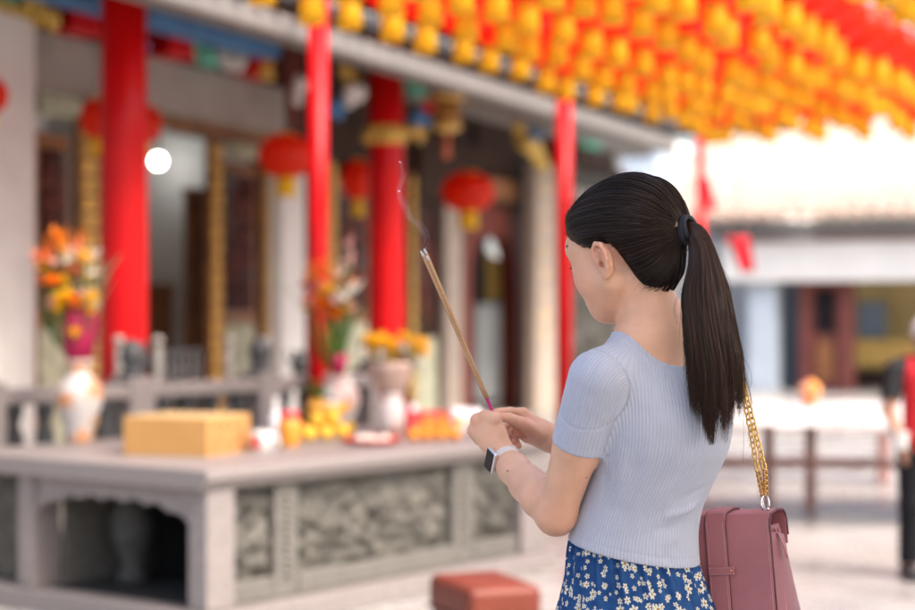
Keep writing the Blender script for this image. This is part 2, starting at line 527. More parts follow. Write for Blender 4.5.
# eave: gutter, round tile ends, tiled roof
ue0, ue1 = -5.0, u_of(668, .9)
slab('gutter', M_CREAM, .80, 1.0, ue0, ue1, 3.085, 3.235, bevel=.03)
slab('eave_soffit', M_STONE, .50, .79, ue0, ue1, 3.27, 3.31)
m = MB(); uu = ue0 + .1
while uu < ue1:
    m.tube([(1.10, uu, 3.33), (.7, uu, 3.43)], .062, 10); uu += .24
m.build('tile_ends', M_GREYD, temple)
m = MB(); uu = ue0
while uu < ue1:
    m.tube([(.86, uu + .12, 3.40), (-.8, uu + .12, 3.95), (-3.2, uu + .12, 5.2)], .075, 6, False); uu += .24
m.sheet(lambda s, t: (.95 - 4.1 * s, ue0 + (ue1 - ue0) * t, 3.34 + .25 * s + 1.62 * s ** 1.3), 8, 2)
m.build('roof', M_TILE, temple)
# facade wall: (px0, px1, py top, py bottom, material, thickness)
def panel(name, m, px0, px1, z0, z1, v0=W0, th=.08, parent=temple, bevel=0.0):
    v1 = v0 + th
    return slab(name, m, v0, v1, u_of(px0, v0), u_of(px1, v1), z0, z1, parent, bevel)
def door_leaf(px0, px1, frame=M_WOOD, glass=M_DGLASS, low=M_LATTICE, ztop=2.72, zmid=1.28):
    """panelled leaf: wooden stiles, a carved window above, a pale panel below"""
    v1 = W0 + .06; a, b_ = u_of(px0, v1), u_of(px1, v1); w = (b_ - a)
    d = slab('door_leaf', frame, W0 - .02, W0 + .03, a, b_, FL, ztop)
    slab('window_panel', glass, W0 + .031, W0 + .045, a + .12 * w, b_ - .12 * w, zmid + .10, ztop - .12, d)
    m = MB()
    n = 5
    for k in range(1, n): m.box((W0 + .052, a + w * (.12 + .76 * k / n), (zmid + ztop) / 2), (.012, .018, ztop - zmid - .24))
    for k in range(1, 9): m.box((W0 + .0555, (a + b_) / 2, zmid + .10 + (ztop - zmid - .22) * k / 9), (.010, w * .76, .014))
    for k in range(10): m.ball((W0 + .05, a + w * random.uniform(.2, .8), random.uniform(zmid + .2, ztop - .3)), (.02, w * .10, .07), 8, 6)
    m.build('lattice', M_REDDK, d)
    slab('lower_panel', low, W0 + .031, W0 + .05, a + .10 * w, b_ - .10 * w, FL + .12, zmid - .02, d, bevel=.008)
    return d
def gilt_post(px0, px1, z1=2.88, v0=W0 + .02):
    v1 = v0 + .06; a, b_ = u_of(px0, v0), u_of(px1, v1)
    p = slab('gilt_post', M_WOOD, v0, v1, a, b_, FL, z1)
    m = MB(); z = FL + .3; k = 0
    while z < z1 - .05:
        for s_ in (.3, .7): m.ball((v1 + .004, a + (b_ - a) * s_, z + .02 * (k % 2)), (.03, (b_ - a) * .24, .038), 8, 6)
        z += .07; k += 1
    m.build('gilt_relief', M_GOLDW, p); return p
door_leaf(38, 72); gilt_post(73, 99)
panel('transom_panel', M_LATTICE, 36, 82, z_of(118, 60, W0), z_of(94, 60, W0), W0 - .02, .06)
gilt_post(99, 140)
# opening with a plastered room behind it
panel('door_lintel', M_WOOD, 99, 300, 2.90, 3.05, W0, .10)
gilt_post(205, 222); door_leaf(223, 259); gilt_post(258, 271, 2.88, W0 + .01)
panel('transom_panel', M_LATTICE, 224, 262, 2.76, 2.89, W0 - .02, .05)
panel('white_pillar', M_WHITE, 268, 306, FL, 2.86, W0 + .5, .14, bevel=.02)
gilt_post(322, 336); door_leaf(336, 372); gilt_post(372, 384)
gilt_post(405, 415); door_leaf(415, 440, M_DARKW, M_DGLASS, M_LATTICE, 2.6, 1.1)
panel('stone_jamb', M_BEIGE, 440, 463, FL, 2.6, W0 + .05, .08, bevel=.02)
panel('portal_lintel', M_DARKW, 412, 560, 2.62, 3.35, W0 - .02, .10)
panel('name_board', M_WOOD, 470, 522, 2.72, 2.98, W0 + .09, .05, bevel=.01)
panel('inscribed_pillar', M_BEIGE, 525, 557, FL, z_of(165, 540, W0 + .3), W0 + .3, .16, bevel=.02)
ip = COL.objects['inscribed_pillar']
m = MB(); v1 = W0 + .46; a, b_ = u_of(531, v1), u_of(557, v1); z = 2.9
while z > .9:                                     # worn gilt characters, too blurred to read: a few strokes each
    for q in range(6):
        if random.random() < .5: m.box((v1 + .004, (a + b_) / 2 + random.uniform(-.03, .03), z + random.uniform(-.07, .07)), (.008, random.uniform(.08, .18), .02))
        else: m.box((v1 + .0045, (a + b_) / 2 + random.uniform(-.07, .07), z + random.uniform(-.03, .03)), (.008, .02, random.uniform(.06, .16)))
    z -= .26
m.build('worn_lettering', M_GOLDW, ip)
# portal with a rounded top
v1 = W0 + .06; a, b_ = u_of(463, v1), u_of(525, v1); um = (a + b_) / 2
out = [(a, FL), (a, 2.62), (b_, 2.62), (b_, FL)]
w_in = (b_ - a) * .36; zs = 1.75
arch = [(um + w_in, FL)] + [(um + w_in * math.cos(t), zs + w_in * .9 * math.sin(t)) for t in np.linspace(0, math.pi, 13)] + [(um - w_in, FL)]
poly = [(a, FL), (a, 2.62), (b_, 2.62), (b_, FL)] + arch
m = MB(); nn = len(arch)
def both(x): return [(x, p_[0], p_[1]) for p_ in arch]
# quads between the arch and the outer frame
outer = []
for (uu_, zz_) in arch:
    if zz_ <= zs: outer.append((a if uu_ < um else b_, zz_))
    else:
        t = math.atan2((zz_ - zs), (uu_ - um)); outer.append((min(b_, max(a, um + (b_ - a) * .72 * math.cos(t))), min(2.62, zs + 1.25 * math.sin(t))))
vs = [(x, p_[0], p_[1]) for x in (W0 - .15, W0 + .06) for p_ in arch] + [(x, p_[0], p_[1]) for x in (W0 - .15, W0 + .06) for p_ in outer]
fs = []
for i in range(nn - 1):
    fs += [(nn + i, nn + i + 1, 3 * nn + i + 1, 3 * nn + i), (i, i + 1, nn + i + 1, nn + i), (2 * nn + i, 2 * nn + i + 1, i + 1, i)]
m.add(vs, fs); m.box((W0 - .045, um, 2.45), (.2, b_ - a - .01, .34)); m.build('portal', M_REDDK, temple)
# the long wall over the doors and the stone relief wall at the far end
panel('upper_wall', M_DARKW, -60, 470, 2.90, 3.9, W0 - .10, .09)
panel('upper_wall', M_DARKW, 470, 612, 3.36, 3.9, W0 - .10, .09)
ua, ub = u_of(557, W0), u_of(613, W0)
m = MB()
def rel(s, t):
    uu_ = ua + (ub - ua) * s; zz_ = FL + 3.2 * t
    h = .05 * math.sin(uu_ * 5.1 + 2 * math.sin(zz_ * 3)) * math.sin(zz_ * 6.3 + uu_ * 2) + .03 * math.sin(uu_ * 13 + zz_ * 9)
    edge = min(s, 1 - s) * 8; h *= max(0, min(1, edge)) * (1 if .12 < t < .72 else .15)
    return (W0 + .02 + h, uu_, zz_)
m.sheet(rel, 60, 60); m.build('relief_wall', M_RELIEF, temple)
slab('relief_frame', M_STONE, W0 - .1, W0 + .12, ub, ub + .45, FL, 3.45, bevel=.02)
slab('relief_band', M_STONE, W0 + .01, W0 + .14, ua + .3, ub - .003, z_of(205, 590, W0), z_of(192, 590, W0))
# rooms behind the openings: back wall, side walls, floor furniture
slab('room_wall', M_WHITE, -4.4, -4.3, -5, u_of(445, W0) - .1, FL, 3.9)
slab('room_wall', M_STONE, -6.6, -6.5, u_of(445, W0), 14, FL, 3.9)
slab('room_partition', M_WHITE, -4.29, W0 - .16, u_of(268, W0) - .25, u_of(268, W0) - .1, FL, 3.9)
slab('room_partition', M_WHITE, -4.29, W0 - .16, u_of(60, W0) - .1, u_of(60, W0) + .05, FL, 3.9)
slab('room_partition', M_DARKW, -6.49, W0 - .16, u_of(445, W0) - .1, u_of(445, W0) + .05, FL, 3.9)
slab('far_wall', M_STONE, -6.6, W0, ub + .1, ub + .4, FL, 3.9)

def at_local(px, py, v):
    u = u_of(px, v); d = TO[1] + cA * u - sA * v
    return Vector((TO[0] + sA * u + cA * v, d, CAM_Z - (py - 311) * d / F_PX))
def furniture(name, label, cat, px0, px1, py0, v, depth, mt, rows, zbase=FL):
    u0, u1 = u_of(px0, v), u_of(px1, v); zt_ = z_of(py0, (px0 + px1) / 2, v)
    c = at_local((px0 + px1) / 2, 311, v); 
    o = thing(name, label, cat, (c.x, c.y, zbase), TA); w = u1 - u0; h = zt_ - zbase
    MB().box((-depth / 2, 0, h / 2 + .03), (depth, w, h - .06)).build('carcass', mt, o, bevel=.01)
    MB().box((-depth / 2 + .02, 0, h - .0), (depth + .06, w + .06, .06)).build('top', mt, o, bevel=.012)
    for k in range(rows):
        d = MB().box((.012, 0, h * (k + .5) / rows), (.02, w * .88, h / rows * .82)).build('drawer', mt, o, bevel=.006)
        MB().box((.03, 0, h * (k + .5) / rows), (.02, w * .2, .03)).build('handle', M_YEL, d)
    return o
furniture('cabinet', 'brown wooden cabinet inside the bright doorway behind the large red column', 'cabinet', 152, 207, 288, -2.7, .5, M_WOOD, 3)
furniture('shrine_cabinet', 'tall dark brown cabinet just inside the bright doorway, left of the gilded post', 'cabinet', 193, 207, 192, -2.2, .10, M_WOOD, 5)
o = furniture('metal_locker', 'pale grey metal locker seen through the dark arched portal', 'locker', 478, 522, 306, -2.8, .5, mat('grey_enamel', (.42, .44, .45), rough=.4), 2)
lob = thing('ceremonial_banner', 'ochre cloth banner hanging above the grey locker inside the portal', 'banner', tuple(at_local(503, 303, -2.9)), TA)
MB().sheet(lambda s, t: (.03 * math.sin(s * 14), (s - .5) * 1.25, .02 + .75 * t), 24, 6).build('cloth', mat('ochre_cloth', (.36, .22, .05), rough=.9, var=.3), lob, solid=.01)
MB().cyl((0, -.66, .78), (0, .66, .78), .02).build('rod', M_WOOD, lob)
# globe lamps
def globe(px, py, v, r, label, cat, mtl):
    c = at_local(px, py, v); o = thing('ceiling_lamp', label, cat, tuple(c), 0)
    MB().ball((0, 0, 0), r, 24, 14).build('globe', mtl, o)
    MB().cyl((0, 0, r * .95), (0, 0, r * 1.15), r * .4).build('collar', M_GREYD, o)
    MB().cyl((0, 0, r * 1.1), (0, 0, 3.9 - c.z), .012, n=8).build('stem', M_GREYD, o)
globe(158, 161, -2.6, .060, 'small glowing white globe lamp in the bright doorway right of the large red column', 'lamp', M_GLOBE)
globe(498, 246, -2.4, .16, 'large round white lamp inside the dark arched portal', 'lamp', mat('opal_glass', (.85, .84, .80), rough=.25, emit=0.25, var=0))

# ================================================================== poles of the lantern canopy
for (px, d, r, ztop, lab) in ((318, 11.0, .062, 3.32, 'slim red canopy pole rising left of the gilt-collared red column'),
                              (564, 14.5, .066, 3.3, 'slim red canopy pole standing right of the inscribed pale pillar'),
                              (700.5, 19.5, .05, 3.4, 'thin red pole farthest away, rising behind the head of the woman')):
    x = (px - 457.5) / F_PX * d
    o = thing('canopy_pole', lab, 'pole', (x, d, 0), 0, 'red poles carrying the lantern canopy')
    MB().cyl((0, 0, .02), (0, 0, ztop), r, n=24).build('shaft', M_RED, o)
    MB().lathe([(r * 2.2, 0), (r * 2.2, .02), (r * 1.3, .05), (r * 1.15, .16)], 24).build('base_plate', M_REDDK, o)

# ================================================================== stone balustrade beside the offering table
bo = (-2.75, 8.78); bdv = (.602, .798); ba = -math.atan2(bdv[0], bdv[1])
bal = thing('balustrade', 'low grey stone balustrade with dark turned balusters behind the offering table', 'balustrade', (bo[0], bo[1], 0), ba)
BH = .97
MB().box((0, 1.55, BH - .04), (.16, 4.3, .08)).build('top_rail', M_PINKGR, bal, bevel=.012)
MB().box((0, 1.55, .10), (.2, 4.3, .20)).build('plinth', M_PINKGR, bal, bevel=.012)
for k in range(5):
    y = -.55 + k * 1.04
    p = MB().box((0, y, .56), (.19, .19, 0.90)).build('post', M_PINKGR, bal, bevel=.012)
    MB().lathe([(.07, 1.01), (.075, 1.03), (.05, 1.06), (.066, 1.09), (.07, 1.14), (.055, 1.19), (.02, 1.22), (0, 1.225)], 16, (0, y, 0)).build('finial', M_GREYD, p)
    for q in range(1, 5):
        yy = y + q * .208
        if yy < 3.6: MB().lathe([(.05, .20), (.05, .25), (.03, .30), (.060, .46), (.034, .62), (.058, .70), (.03, .78), (.05, .84), (.05, .892)], 14, (0, yy, 0)).build('baluster', M_GREYD, bal)
# iron incense rack and jars on the terrace between rail and columns
def terrace_jar(px, py, d, r, h, label, mt):
    p = P3(px, py, d); o = thing('incense_urn', label, 'urn', (p.x, p.y, 0))
    z0 = p.z
    MB().lathe([(r * .7, 0), (r * .8, .04), (r * .35, .12), (r * .3, z0 - .05), (r * .8, z0)], 20).build('stand', M_STONE, o)
    MB().lathe([(r * .6, z0), (r, z0 + h * .35), (r * .95, z0 + h * .6), (r * .6, z0 + h * .8), (r * .75, z0 + h)], 24).build('bowl', mt, o)
    for s_ in (1, -1):
        MB().tube([(s_ * r * .9, 0, z0 + h * .5), (s_ * r * 1.35, 0, z0 + h * .75), (s_ * r * 1.2, 0, z0 + h * 1.05)], r * .12, 8).build('handle', mt, o)
terrace_jar(137, 376, 11.0, .085, .20, 'dark bronze urn right of the foot of the large red column', M_GREYD)
terrace_jar(300, 374, 12.3, .07, .16, 'small dark urn in front of the white pillar', M_GREYD)
gr = thing('iron_rack', 'low dark iron rack standing in front of the bright doorway', 'rack', tuple(P3(178, 378, 11.6)), TA)
gr.location.z = FL
m = MB()
zt_ = P3(178, 347, 11.6).z - FL
for k in range(7): m.cyl((0, -.27 + k * .09, 0), (0, -.27 + k * .09, zt_ - .04), .011, n=8)
m.cyl((0, -.29, zt_ - .16), (0, .29, zt_ - .16), .012, n=8); m.cyl((0, -.29, zt_ - .03), (0, .29, zt_ - .03), .014, n=8); m.cyl((0, -.29, .1), (0, .29, .1), .012, n=8)
m.build('frame', M_GREYD, gr)
for (px, d, lab) in ((119, 10.5, 'pale ball-topped stone post in front of the foot of the largest red column'), (158, 10.8, 'pale ball-topped stone post just right of the largest red column'), (229, 11.4, 'pale ball-topped stone post in front of the gilded door leaf'), (267, 11.8, 'pale ball-topped stone post at the left edge of the white pillar')):
    p = P3(px, 341, d); o = thing('stone_post', lab, 'post', (p.x, p.y, FL), TA, 'ball-topped stone posts on the terrace')
    MB().lathe([(.025, 0), (.025, p.z - FL - .05), (.018, p.z - FL - .03)], 16).build('shaft', M_STONE, o)
    MB().ball((0, 0, p.z - FL), .034, 16, 10).build('ball', M_STONE, o)
# ================================================================== added canvas awning out of view, put in to shade the woman from sun
M_CANVAS = mat('cream_canvas', (.78, .75, .70), rough=.8, var=.04, trans=.56)
aw = thing('added_shade_canvas', 'added cream canvas on slim posts, out of view, shading the woman from the sun', 'awning', (2.75, 0.2, 0))
MB().sheet(lambda s, t: ((s - .5) * 4.6, (t - .5) * 6.8, 3.25 + .25 * math.sin(math.pi * s) - .03 * math.sin(math.pi * t * 6) ** 2), 20, 30).build('canvas', M_CANVAS, aw, solid=.004)
for (x, y) in ((-2.25, -3.3), (2.25, -3.3), (2.25, 3.3), (-2.25, -.9)):
    MB().cyl((x, y, 0), (x, y, 3.26), .035, n=14).build('post', M_STONEW, aw)
# ================================================================== the woman
def skin_material(name, base, blush):
    m = mat(name, base, rough=0.46, var=0.065, scale=30, bump=0.13, bscale=520, spec=0.4, detail=8)
    nt = m.node_tree; b = nt.nodes['Principled BSDF']
    src = b.inputs['Base Color'].links[0].from_socket
    at = nt.nodes.new('ShaderNodeAttribute'); at.attribute_name = 'blush'
    mx = nt.nodes.new('ShaderNodeMix'); mx.data_type = 'RGBA'
    nt.links.new(at.outputs['Fac'], mx.inputs['Factor'])
    nt.links.new(src, mx.inputs[6]); mx.inputs[7].default_value = blush + (1,)
    nt.links.new(mx.outputs[2], b.inputs['Base Color'])
    am = nt.nodes.new('ShaderNodeAttribute'); am.attribute_name = 'mole'
    m3 = nt.nodes.new('ShaderNodeMix'); m3.data_type = 'RGBA'
    nt.links.new(am.outputs['Fac'], m3.inputs['Factor']); nt.links.new(mx.outputs[2], m3.inputs[6]); m3.inputs[7].default_value = (0.10, 0.04, 0.025, 1)
    nt.links.new(m3.outputs[2], b.inputs['Base Color'])
    b.inputs['Subsurface Weight'].default_value = 0.22
    b.inputs['Subsurface Radius'].default_value = (1.0, 0.35, 0.18)
    b.inputs['Subsurface Scale'].default_value = 0.008
    return m
M_SKIN = skin_material('skin', (0.66, 0.365, 0.235), (0.60, 0.20, 0.14))

F = np.array([-0.616, 0.788, 0.0]); L = np.array([-0.788, -0.616, 0.0])      # torso forward, torso left
SL = np.array(P3(598, 379, 2.83)); EL = np.array(P3(556, 515, 2.92)); WL = np.array(P3(503, 457, 3.10))
SR = np.array((0.434, 3.005, 1.262)); ER = np.array((0.385, 3.20, 1.075)); WR = np.array(P3(553, 440, 3.19))
TT = np.array([   # z, x, y, half width, half depth
    (0.40, 0.292, 2.985, 0.10, 0.08), (0.80, 0.302, 2.985, 0.138, 0.106), (0.86, 0.301, 2.985, 0.132, 0.102),
    (0.93, 0.296, 2.982, 0.125, 0.094), (0.975, 0.291, 2.978, 0.125, 0.089), (1.03, 0.298, 2.972, 0.117, 0.082),
    (1.07, 0.311, 2.960, 0.115, 0.082), (1.12, 0.331, 2.945, 0.118, 0.086), (1.167, 0.342, 2.932, 0.124, 0.091),
    (1.22, 0.341, 2.926, 0.126, 0.088), (1.26, 0.336, 2.925, 0.117, 0.077), (1.30, 0.330, 2.924, 0.088, 0.060),
    (1.33, 0.326, 2.924, 0.060, 0.045)])
def torso_at(z):
    # smoothed interpolation of the table
    o = []
    for k in range(1, 5):
        o.append(sum(w * np.interp(z + dz, TT[:, 0], TT[:, k]) for dz, w in ((-0.025, .2), (-0.012, .25), (0, .1), (0.012, .25), (0.025, .2))))
    return o
def torso_fn(off):
    def fn(P):
        z = P[:, 2]
        cx, cy, a, b = torso_at(z)
        o = off if off is not None else np.where(z < 1.03, -0.015, -0.004)
        a = a + o; b = b + o
        dx, dy = P[:, 0] - cx, P[:, 1] - cy
        r = -(dx * L[0] + dy * L[1]); f = dx * F[0] + dy * F[1]
        k0 = np.sqrt((r / a) ** 2 + (f / b) ** 2); k1 = np.sqrt((r / a ** 2) ** 2 + (f / b ** 2) ** 2)
        d = k0 * (k0 - 1) / np.maximum(k1, 1e-5)
        d = np.where(k0 < 0.05, -0.06, d)
        return np.maximum(d, np.maximum(z - 1.335, 0.74 - z))
    return fn

# head frame
HY, HP = R(52), R(20)
hf = np.array([-math.sin(HY) * math.cos(HP), math.cos(HY) * math.cos(HP), -math.sin(HP)])
hu = np.array([-math.sin(HY) * math.sin(HP), math.cos(HY) * math.sin(HP), math.cos(HP)])
hl = np.cross(hu, hf)
HC = np.array((0.2785, 2.9335, 1.458))
def H(f, l, u): return HC + f * hf + l * hl + u * hu
HM = np.stack([hf, hl, hu], 1)
def to_head(P): return (P - HC) @ HM

body = SDF()
body.custom(torso_fn(None), (0.31, 2.95, 1.04), 0.36, 0.02)
NB = np.array((0.328, 2.922, 1.30))
NT = H(-0.025, 0, -0.035)
body.rc(NT, NB, 0.0415, 0.049, 0.03)
body.rc(NB + (0, 0, 0.05), SL + (0.03, 0.03, 0.022), 0.034, 0.030, 0.05)
body.rc(NB + (0, 0, 0.045), SR + (-0.03, -0.02, 0.022), 0.034, 0.030, 0.05)
body.rc(SL, SL * 0.5 + EL * 0.5 , 0.044, 0.0378, 0.03).rc(SL * 0.5 + EL * 0.5, EL, 0.0378, 0.0308, 0.01)
body.rc(SR, SR * 0.5 + ER * 0.5 , 0.042, 0.0385, 0.03).rc(SR * 0.5 + ER * 0.5, ER, 0.0385, 0.034, 0.01)
def forearm(E, W, bulge):
    E_ = lambda t: E * (1 - t) + W * t
    body.rc(E, E_(.28) + bulge, 0.0306, 0.0316, 0.02).rc(E_(.28) + bulge, E_(.52), 0.0316, 0.0284, 0.02).rc(E_(.52), E_(.78), 0.0284, 0.0247, 0.02).rc(E_(.78), W, 0.0247, 0.0222, 0.02)
forearm(EL, WL, np.array((0.0, -0.002, 0.002))); forearm(ER, WR, np.array((0, 0, -0.004)))
# skull and face
body.ell(H(-0.018, 0, 0.05), (0.098, 0.072, 0.080), HM, 0.01)
body.ell(H(0.040, 0, 0.0), (0.047, 0.058, 0.066), HM, 0.03)
body.ell(H(0.055, 0, 0.047), (0.032, 0.052, 0.034), HM, 0.03)
for s in (1, -1):
    body.rc(H(0.010, s * 0.050, -0.028), H(0.056, s * 0.016, -0.058), 0.020, 0.014, 0.03)
    body.ell(H(0.047, s * 0.036, -0.010), (0.030, 0.026, 0.030), HM, 0.02)
body.ell(H(0.066, 0, -0.061), (0.0155, 0.018, 0.014), HM, 0.02)
body.ell(H(0.061, 0, -0.036), (0.026, 0.028, 0.030), HM, 0.02)
for s in (1, -1):
    body.ell(H(0.0870, s * 0.031, 0.030), (0.016, 0.017, 0.011), HM, 0.012, 's')
    body.ell(H(0.0675, s * 0.031, 0.029), (0.0125, 0.0145, 0.0125), HM, 0.004)
body.rc(H(0.0830, 0, 0.030), H(0.0955, 0, -0.008), 0.006, 0.0080, 0.012)
for s in (1, -1): body.ell(H(0.0870, s * 0.010, -0.011), (0.009, 0.007, 0.007), HM, 0.008)
body.chain([H(0.0740, 0.021, -0.040), H(0.0870, 0.007, -0.0365), H(0.0875, -0.007, -0.0365), H(0.0740, -0.021, -0.040)], [0.003, 0.0055, 0.0055, 0.003], 0.004)
body.chain([H(0.0740, 0.020, -0.043), H(0.0845, 0.006, -0.0475), H(0.0845, -0.006, -0.0475), H(0.0740, -0.020, -0.043)], [0.003, 0.0055, 0.0055, 0.003], 0.004)
# ears
for s in (1, -1):
    e = lambda f, l, u: H(f * 0.86 - 0.002, s * (l + 0.0020 - 0.16 * f), u * 0.92 + 0.001)
    nn_ = math.hypot(1, .42); EM = np.stack([(hf - .42 * s * hl) / nn_, (s * hl + .42 * hf) / nn_, hu], 1)
    body.ell(e(-0.003, 0.0675, 0.003), (0.0175, 0.0110, 0.0290), EM, 0.007)
    body.ell(e(-0.001, 0.0785, 0.001), (0.0102, 0.0078, 0.0165), EM, 0.003, 's')
    body.ell(e(-0.004, 0.0835, 0.017), (0.0110, 0.0050, 0.0085), HM, 0.004, 's')
    body.chain([e(0.010, 0.0725, 0.002), e(0.0135, 0.0745, 0.014), e(0.009, 0.0775, 0.027), e(-0.003, 0.0805, 0.0325), e(-0.0155, 0.083, 0.027), e(-0.0205, 0.083, 0.013),
                e(-0.0185, 0.0815, -0.002), e(-0.0125, 0.0785, -0.015), e(-0.0045, 0.0755, -0.024)],
               [0.003, 0.0034, 0.0036, 0.0038, 0.0038, 0.0036, 0.0034, 0.0036, 0.0045], 0.0025)
    body.chain([e(-0.009, 0.0765, 0.021), e(-0.0115, 0.0775, 0.006), e(-0.008, 0.0765, -0.009)], [0.0028, 0.0032, 0.003], 0.003)
    body.ell(e(-0.0005, 0.0735, -0.0245), (0.0075, 0.0045, 0.008), HM, 0.005)
    body.ell(e(0.0105, 0.0725, -0.003), (0.004, 0.0035, 0.006), HM, 0.004)
    body.ell(e(0.003, 0.0740, -0.003), (0.0048, 0.0110, 0.0052), HM, 0.002, 's')
# left hand: back of the hand towards the camera, fingers closed away from it
def fing(pts, r0, r1, k0=0.008):
    n = len(pts) - 1
    body.chain([np.array(p) for p in pts], [r0 + (r1 - r0) * i / n for i in range(n + 1)], 0.0015, k0)
lk = [P3(494, 419.5, 3.105), P3(486, 416.5, 3.118), P3(477, 420, 3.128), P3(473, 431, 3.132)]
for i, p in enumerate(lk):
    q = WL + (np.array(p) - WL) * 0.12
    body.rc(q, p, 0.0155, 0.0098 if i else 0.0102, 0.016)
for p in lk[:3]: body.rc(np.array(p) + np.array((0, -.004, 0)), np.array(p) + np.array((0, .004, 0)), 0.0092, 0.0088, 0.006)
body.ell((np.array(WL) * 0.42 + np.array(P3(484, 424, 3.118)) * 0.58), (0.020, 0.012, 0.026), None, 0.012)
fing([lk[0], P3(496, 418.5, 3.145), P3(490, 424, 3.165), P3(485, 428, 3.15)], 0.0096, 0.0072)
fing([lk[1], P3(484, 416, 3.165), P3(484, 428, 3.178), P3(487, 436, 3.157)], 0.0098, 0.0074)
fing([lk[2], P3(475, 421, 3.172), P3(479, 433, 3.178), P3(485, 440, 3.155)], 0.0094, 0.0072)
fing([lk[3], P3(472, 433, 3.165), P3(478, 441, 3.168), P3(485, 445, 3.148)], 0.0086, 0.0066)
fing([P3(500, 447, 3.105), P3(499.5, 433, 3.112), P3(496.5, 423, 3.118), P3(491.5, 417, 3.124)], 0.0120, 0.0076, 0.014)
# right hand: seen from the thumb side, pinching the sticks
rk = [P3(523, 413.5, 3.165), P3(526, 420, 3.178), P3(527, 429, 3.182), P3(527, 437, 3.178)]
for i, p in enumerate(rk):
    body.rc(WR + (np.array(p) - WR) * 0.1, p, 0.0160, 0.0096, 0.016)
body.ell((WR * 0.40 + np.array(P3(528, 425, 3.172)) * 0.60), (0.026, 0.013, 0.020), None, 0.012)
fing([rk[0], P3(510, 411.5, 3.155), P3(500, 412, 3.138), P3(492.5, 413.5, 3.126)], 0.0092, 0.0066)
fing([rk[1], P3(508, 424, 3.19), P3(503, 431, 3.172), P3(508, 437, 3.150)], 0.0085, 0.0064)
fing([rk[2], P3(512, 428, 3.19), P3(509, 435, 3.172), P3(513.5, 442, 3.151)], 0.0082, 0.0062)
fing([rk[3], P3(517, 433, 3.186), P3(515, 440, 3.170), P3(519, 446, 3.152)], 0.0074, 0.0056)
fing([P3(537, 433, 3.165), P3(523, 424, 3.140), P3(509, 418, 3.126), P3(495.5, 417, 3.120)], 0.0140, 0.0070, 0.014)
# legs and feet, under the skirt and below the picture
for s in (1, -1):
    hip = np.array((0.288, 2.985, 0.83)) + L * 0.062 * s
    knee = np.array((0.285, 3.0, 0.46)) + L * 0.085 * s + F * 0.01
    ank = np.array((0.292, 2.985, 0.09)) + L * 0.085 * s - F * 0.02
    body.rc(hip, knee, 0.064, 0.046, 0.03).rc(knee, knee * 0.7 + ank * 0.3 - F * 0.012, 0.047, 0.046, 0.02).rc(knee * 0.7 + ank * 0.3 - F * 0.012, ank, 0.046, 0.030, 0.02)
    body.rc(ank - (0, 0, 0.045), ank + F * 0.15 - (0, 0, 0.062), 0.030, 0.022, 0.03)
bV, bQ = body.mesh((-0.06, 2.70, -0.02), (0.56, 3.26, 1.62), 0.0021)
bV = smooth_verts(bV, bQ, 1, 0.5)

def gauss(P, c, s): return np.exp(-((P - np.array(c)) ** 2).sum(1) / (2 * s * s))
bl = np.zeros(len(bV))
for c, s, w in ((H(0.086, 0.010, -0.042), 0.007, .9), (H(0.086, -0.010, -0.042), 0.007, .9), (H(0.06, 0.045, -0.012), 0.022, .35), (H(0.06, -0.045, -0.012), 0.022, .35),
                (H(-0.01, 0.08, 0.01), 0.018, .35), (H(0.004, 0.076, -0.002), 0.006, .5),
                (P3(524, 430, 3.15), 0.022, .45), (P3(512, 438, 3.15), 0.018, .35), (P3(498, 415, 3.12), 0.008, .4), (P3(474, 420, 3.12), 0.016, .2), (EL, 0.03, .25)):
    bl = np.maximum(bl, w * gauss(bV, c, s))
woman_loc = (0.29, 2.98, 0.0)
woman = thing('person', 'woman with a long dark ponytail, pale blue ribbed top and blue floral skirt, holding incense', 'person', woman_loc)
mo = np.clip(1.6 * np.exp(-((bV - (np.array(P3(507, 469.5, 3.055)))) ** 2)[:, [0, 2]].sum(1) / (2 * 0.0009 ** 2)), 0, 1) * (bV[:, 1] < 3.075)
mo = np.maximum(mo, np.clip(1.4 * np.exp(-((bV - np.array(P3(588, 480, 2.83))) ** 2)[:, [0, 2]].sum(1) / (2 * 0.0008 ** 2)), 0, 1) * (bV[:, 1] < 2.90))
np_mesh('body', bV, bQ, M_SKIN, woman, woman_loc, attrs={'blush': np.clip(bl, 0, 1), 'mole': mo})

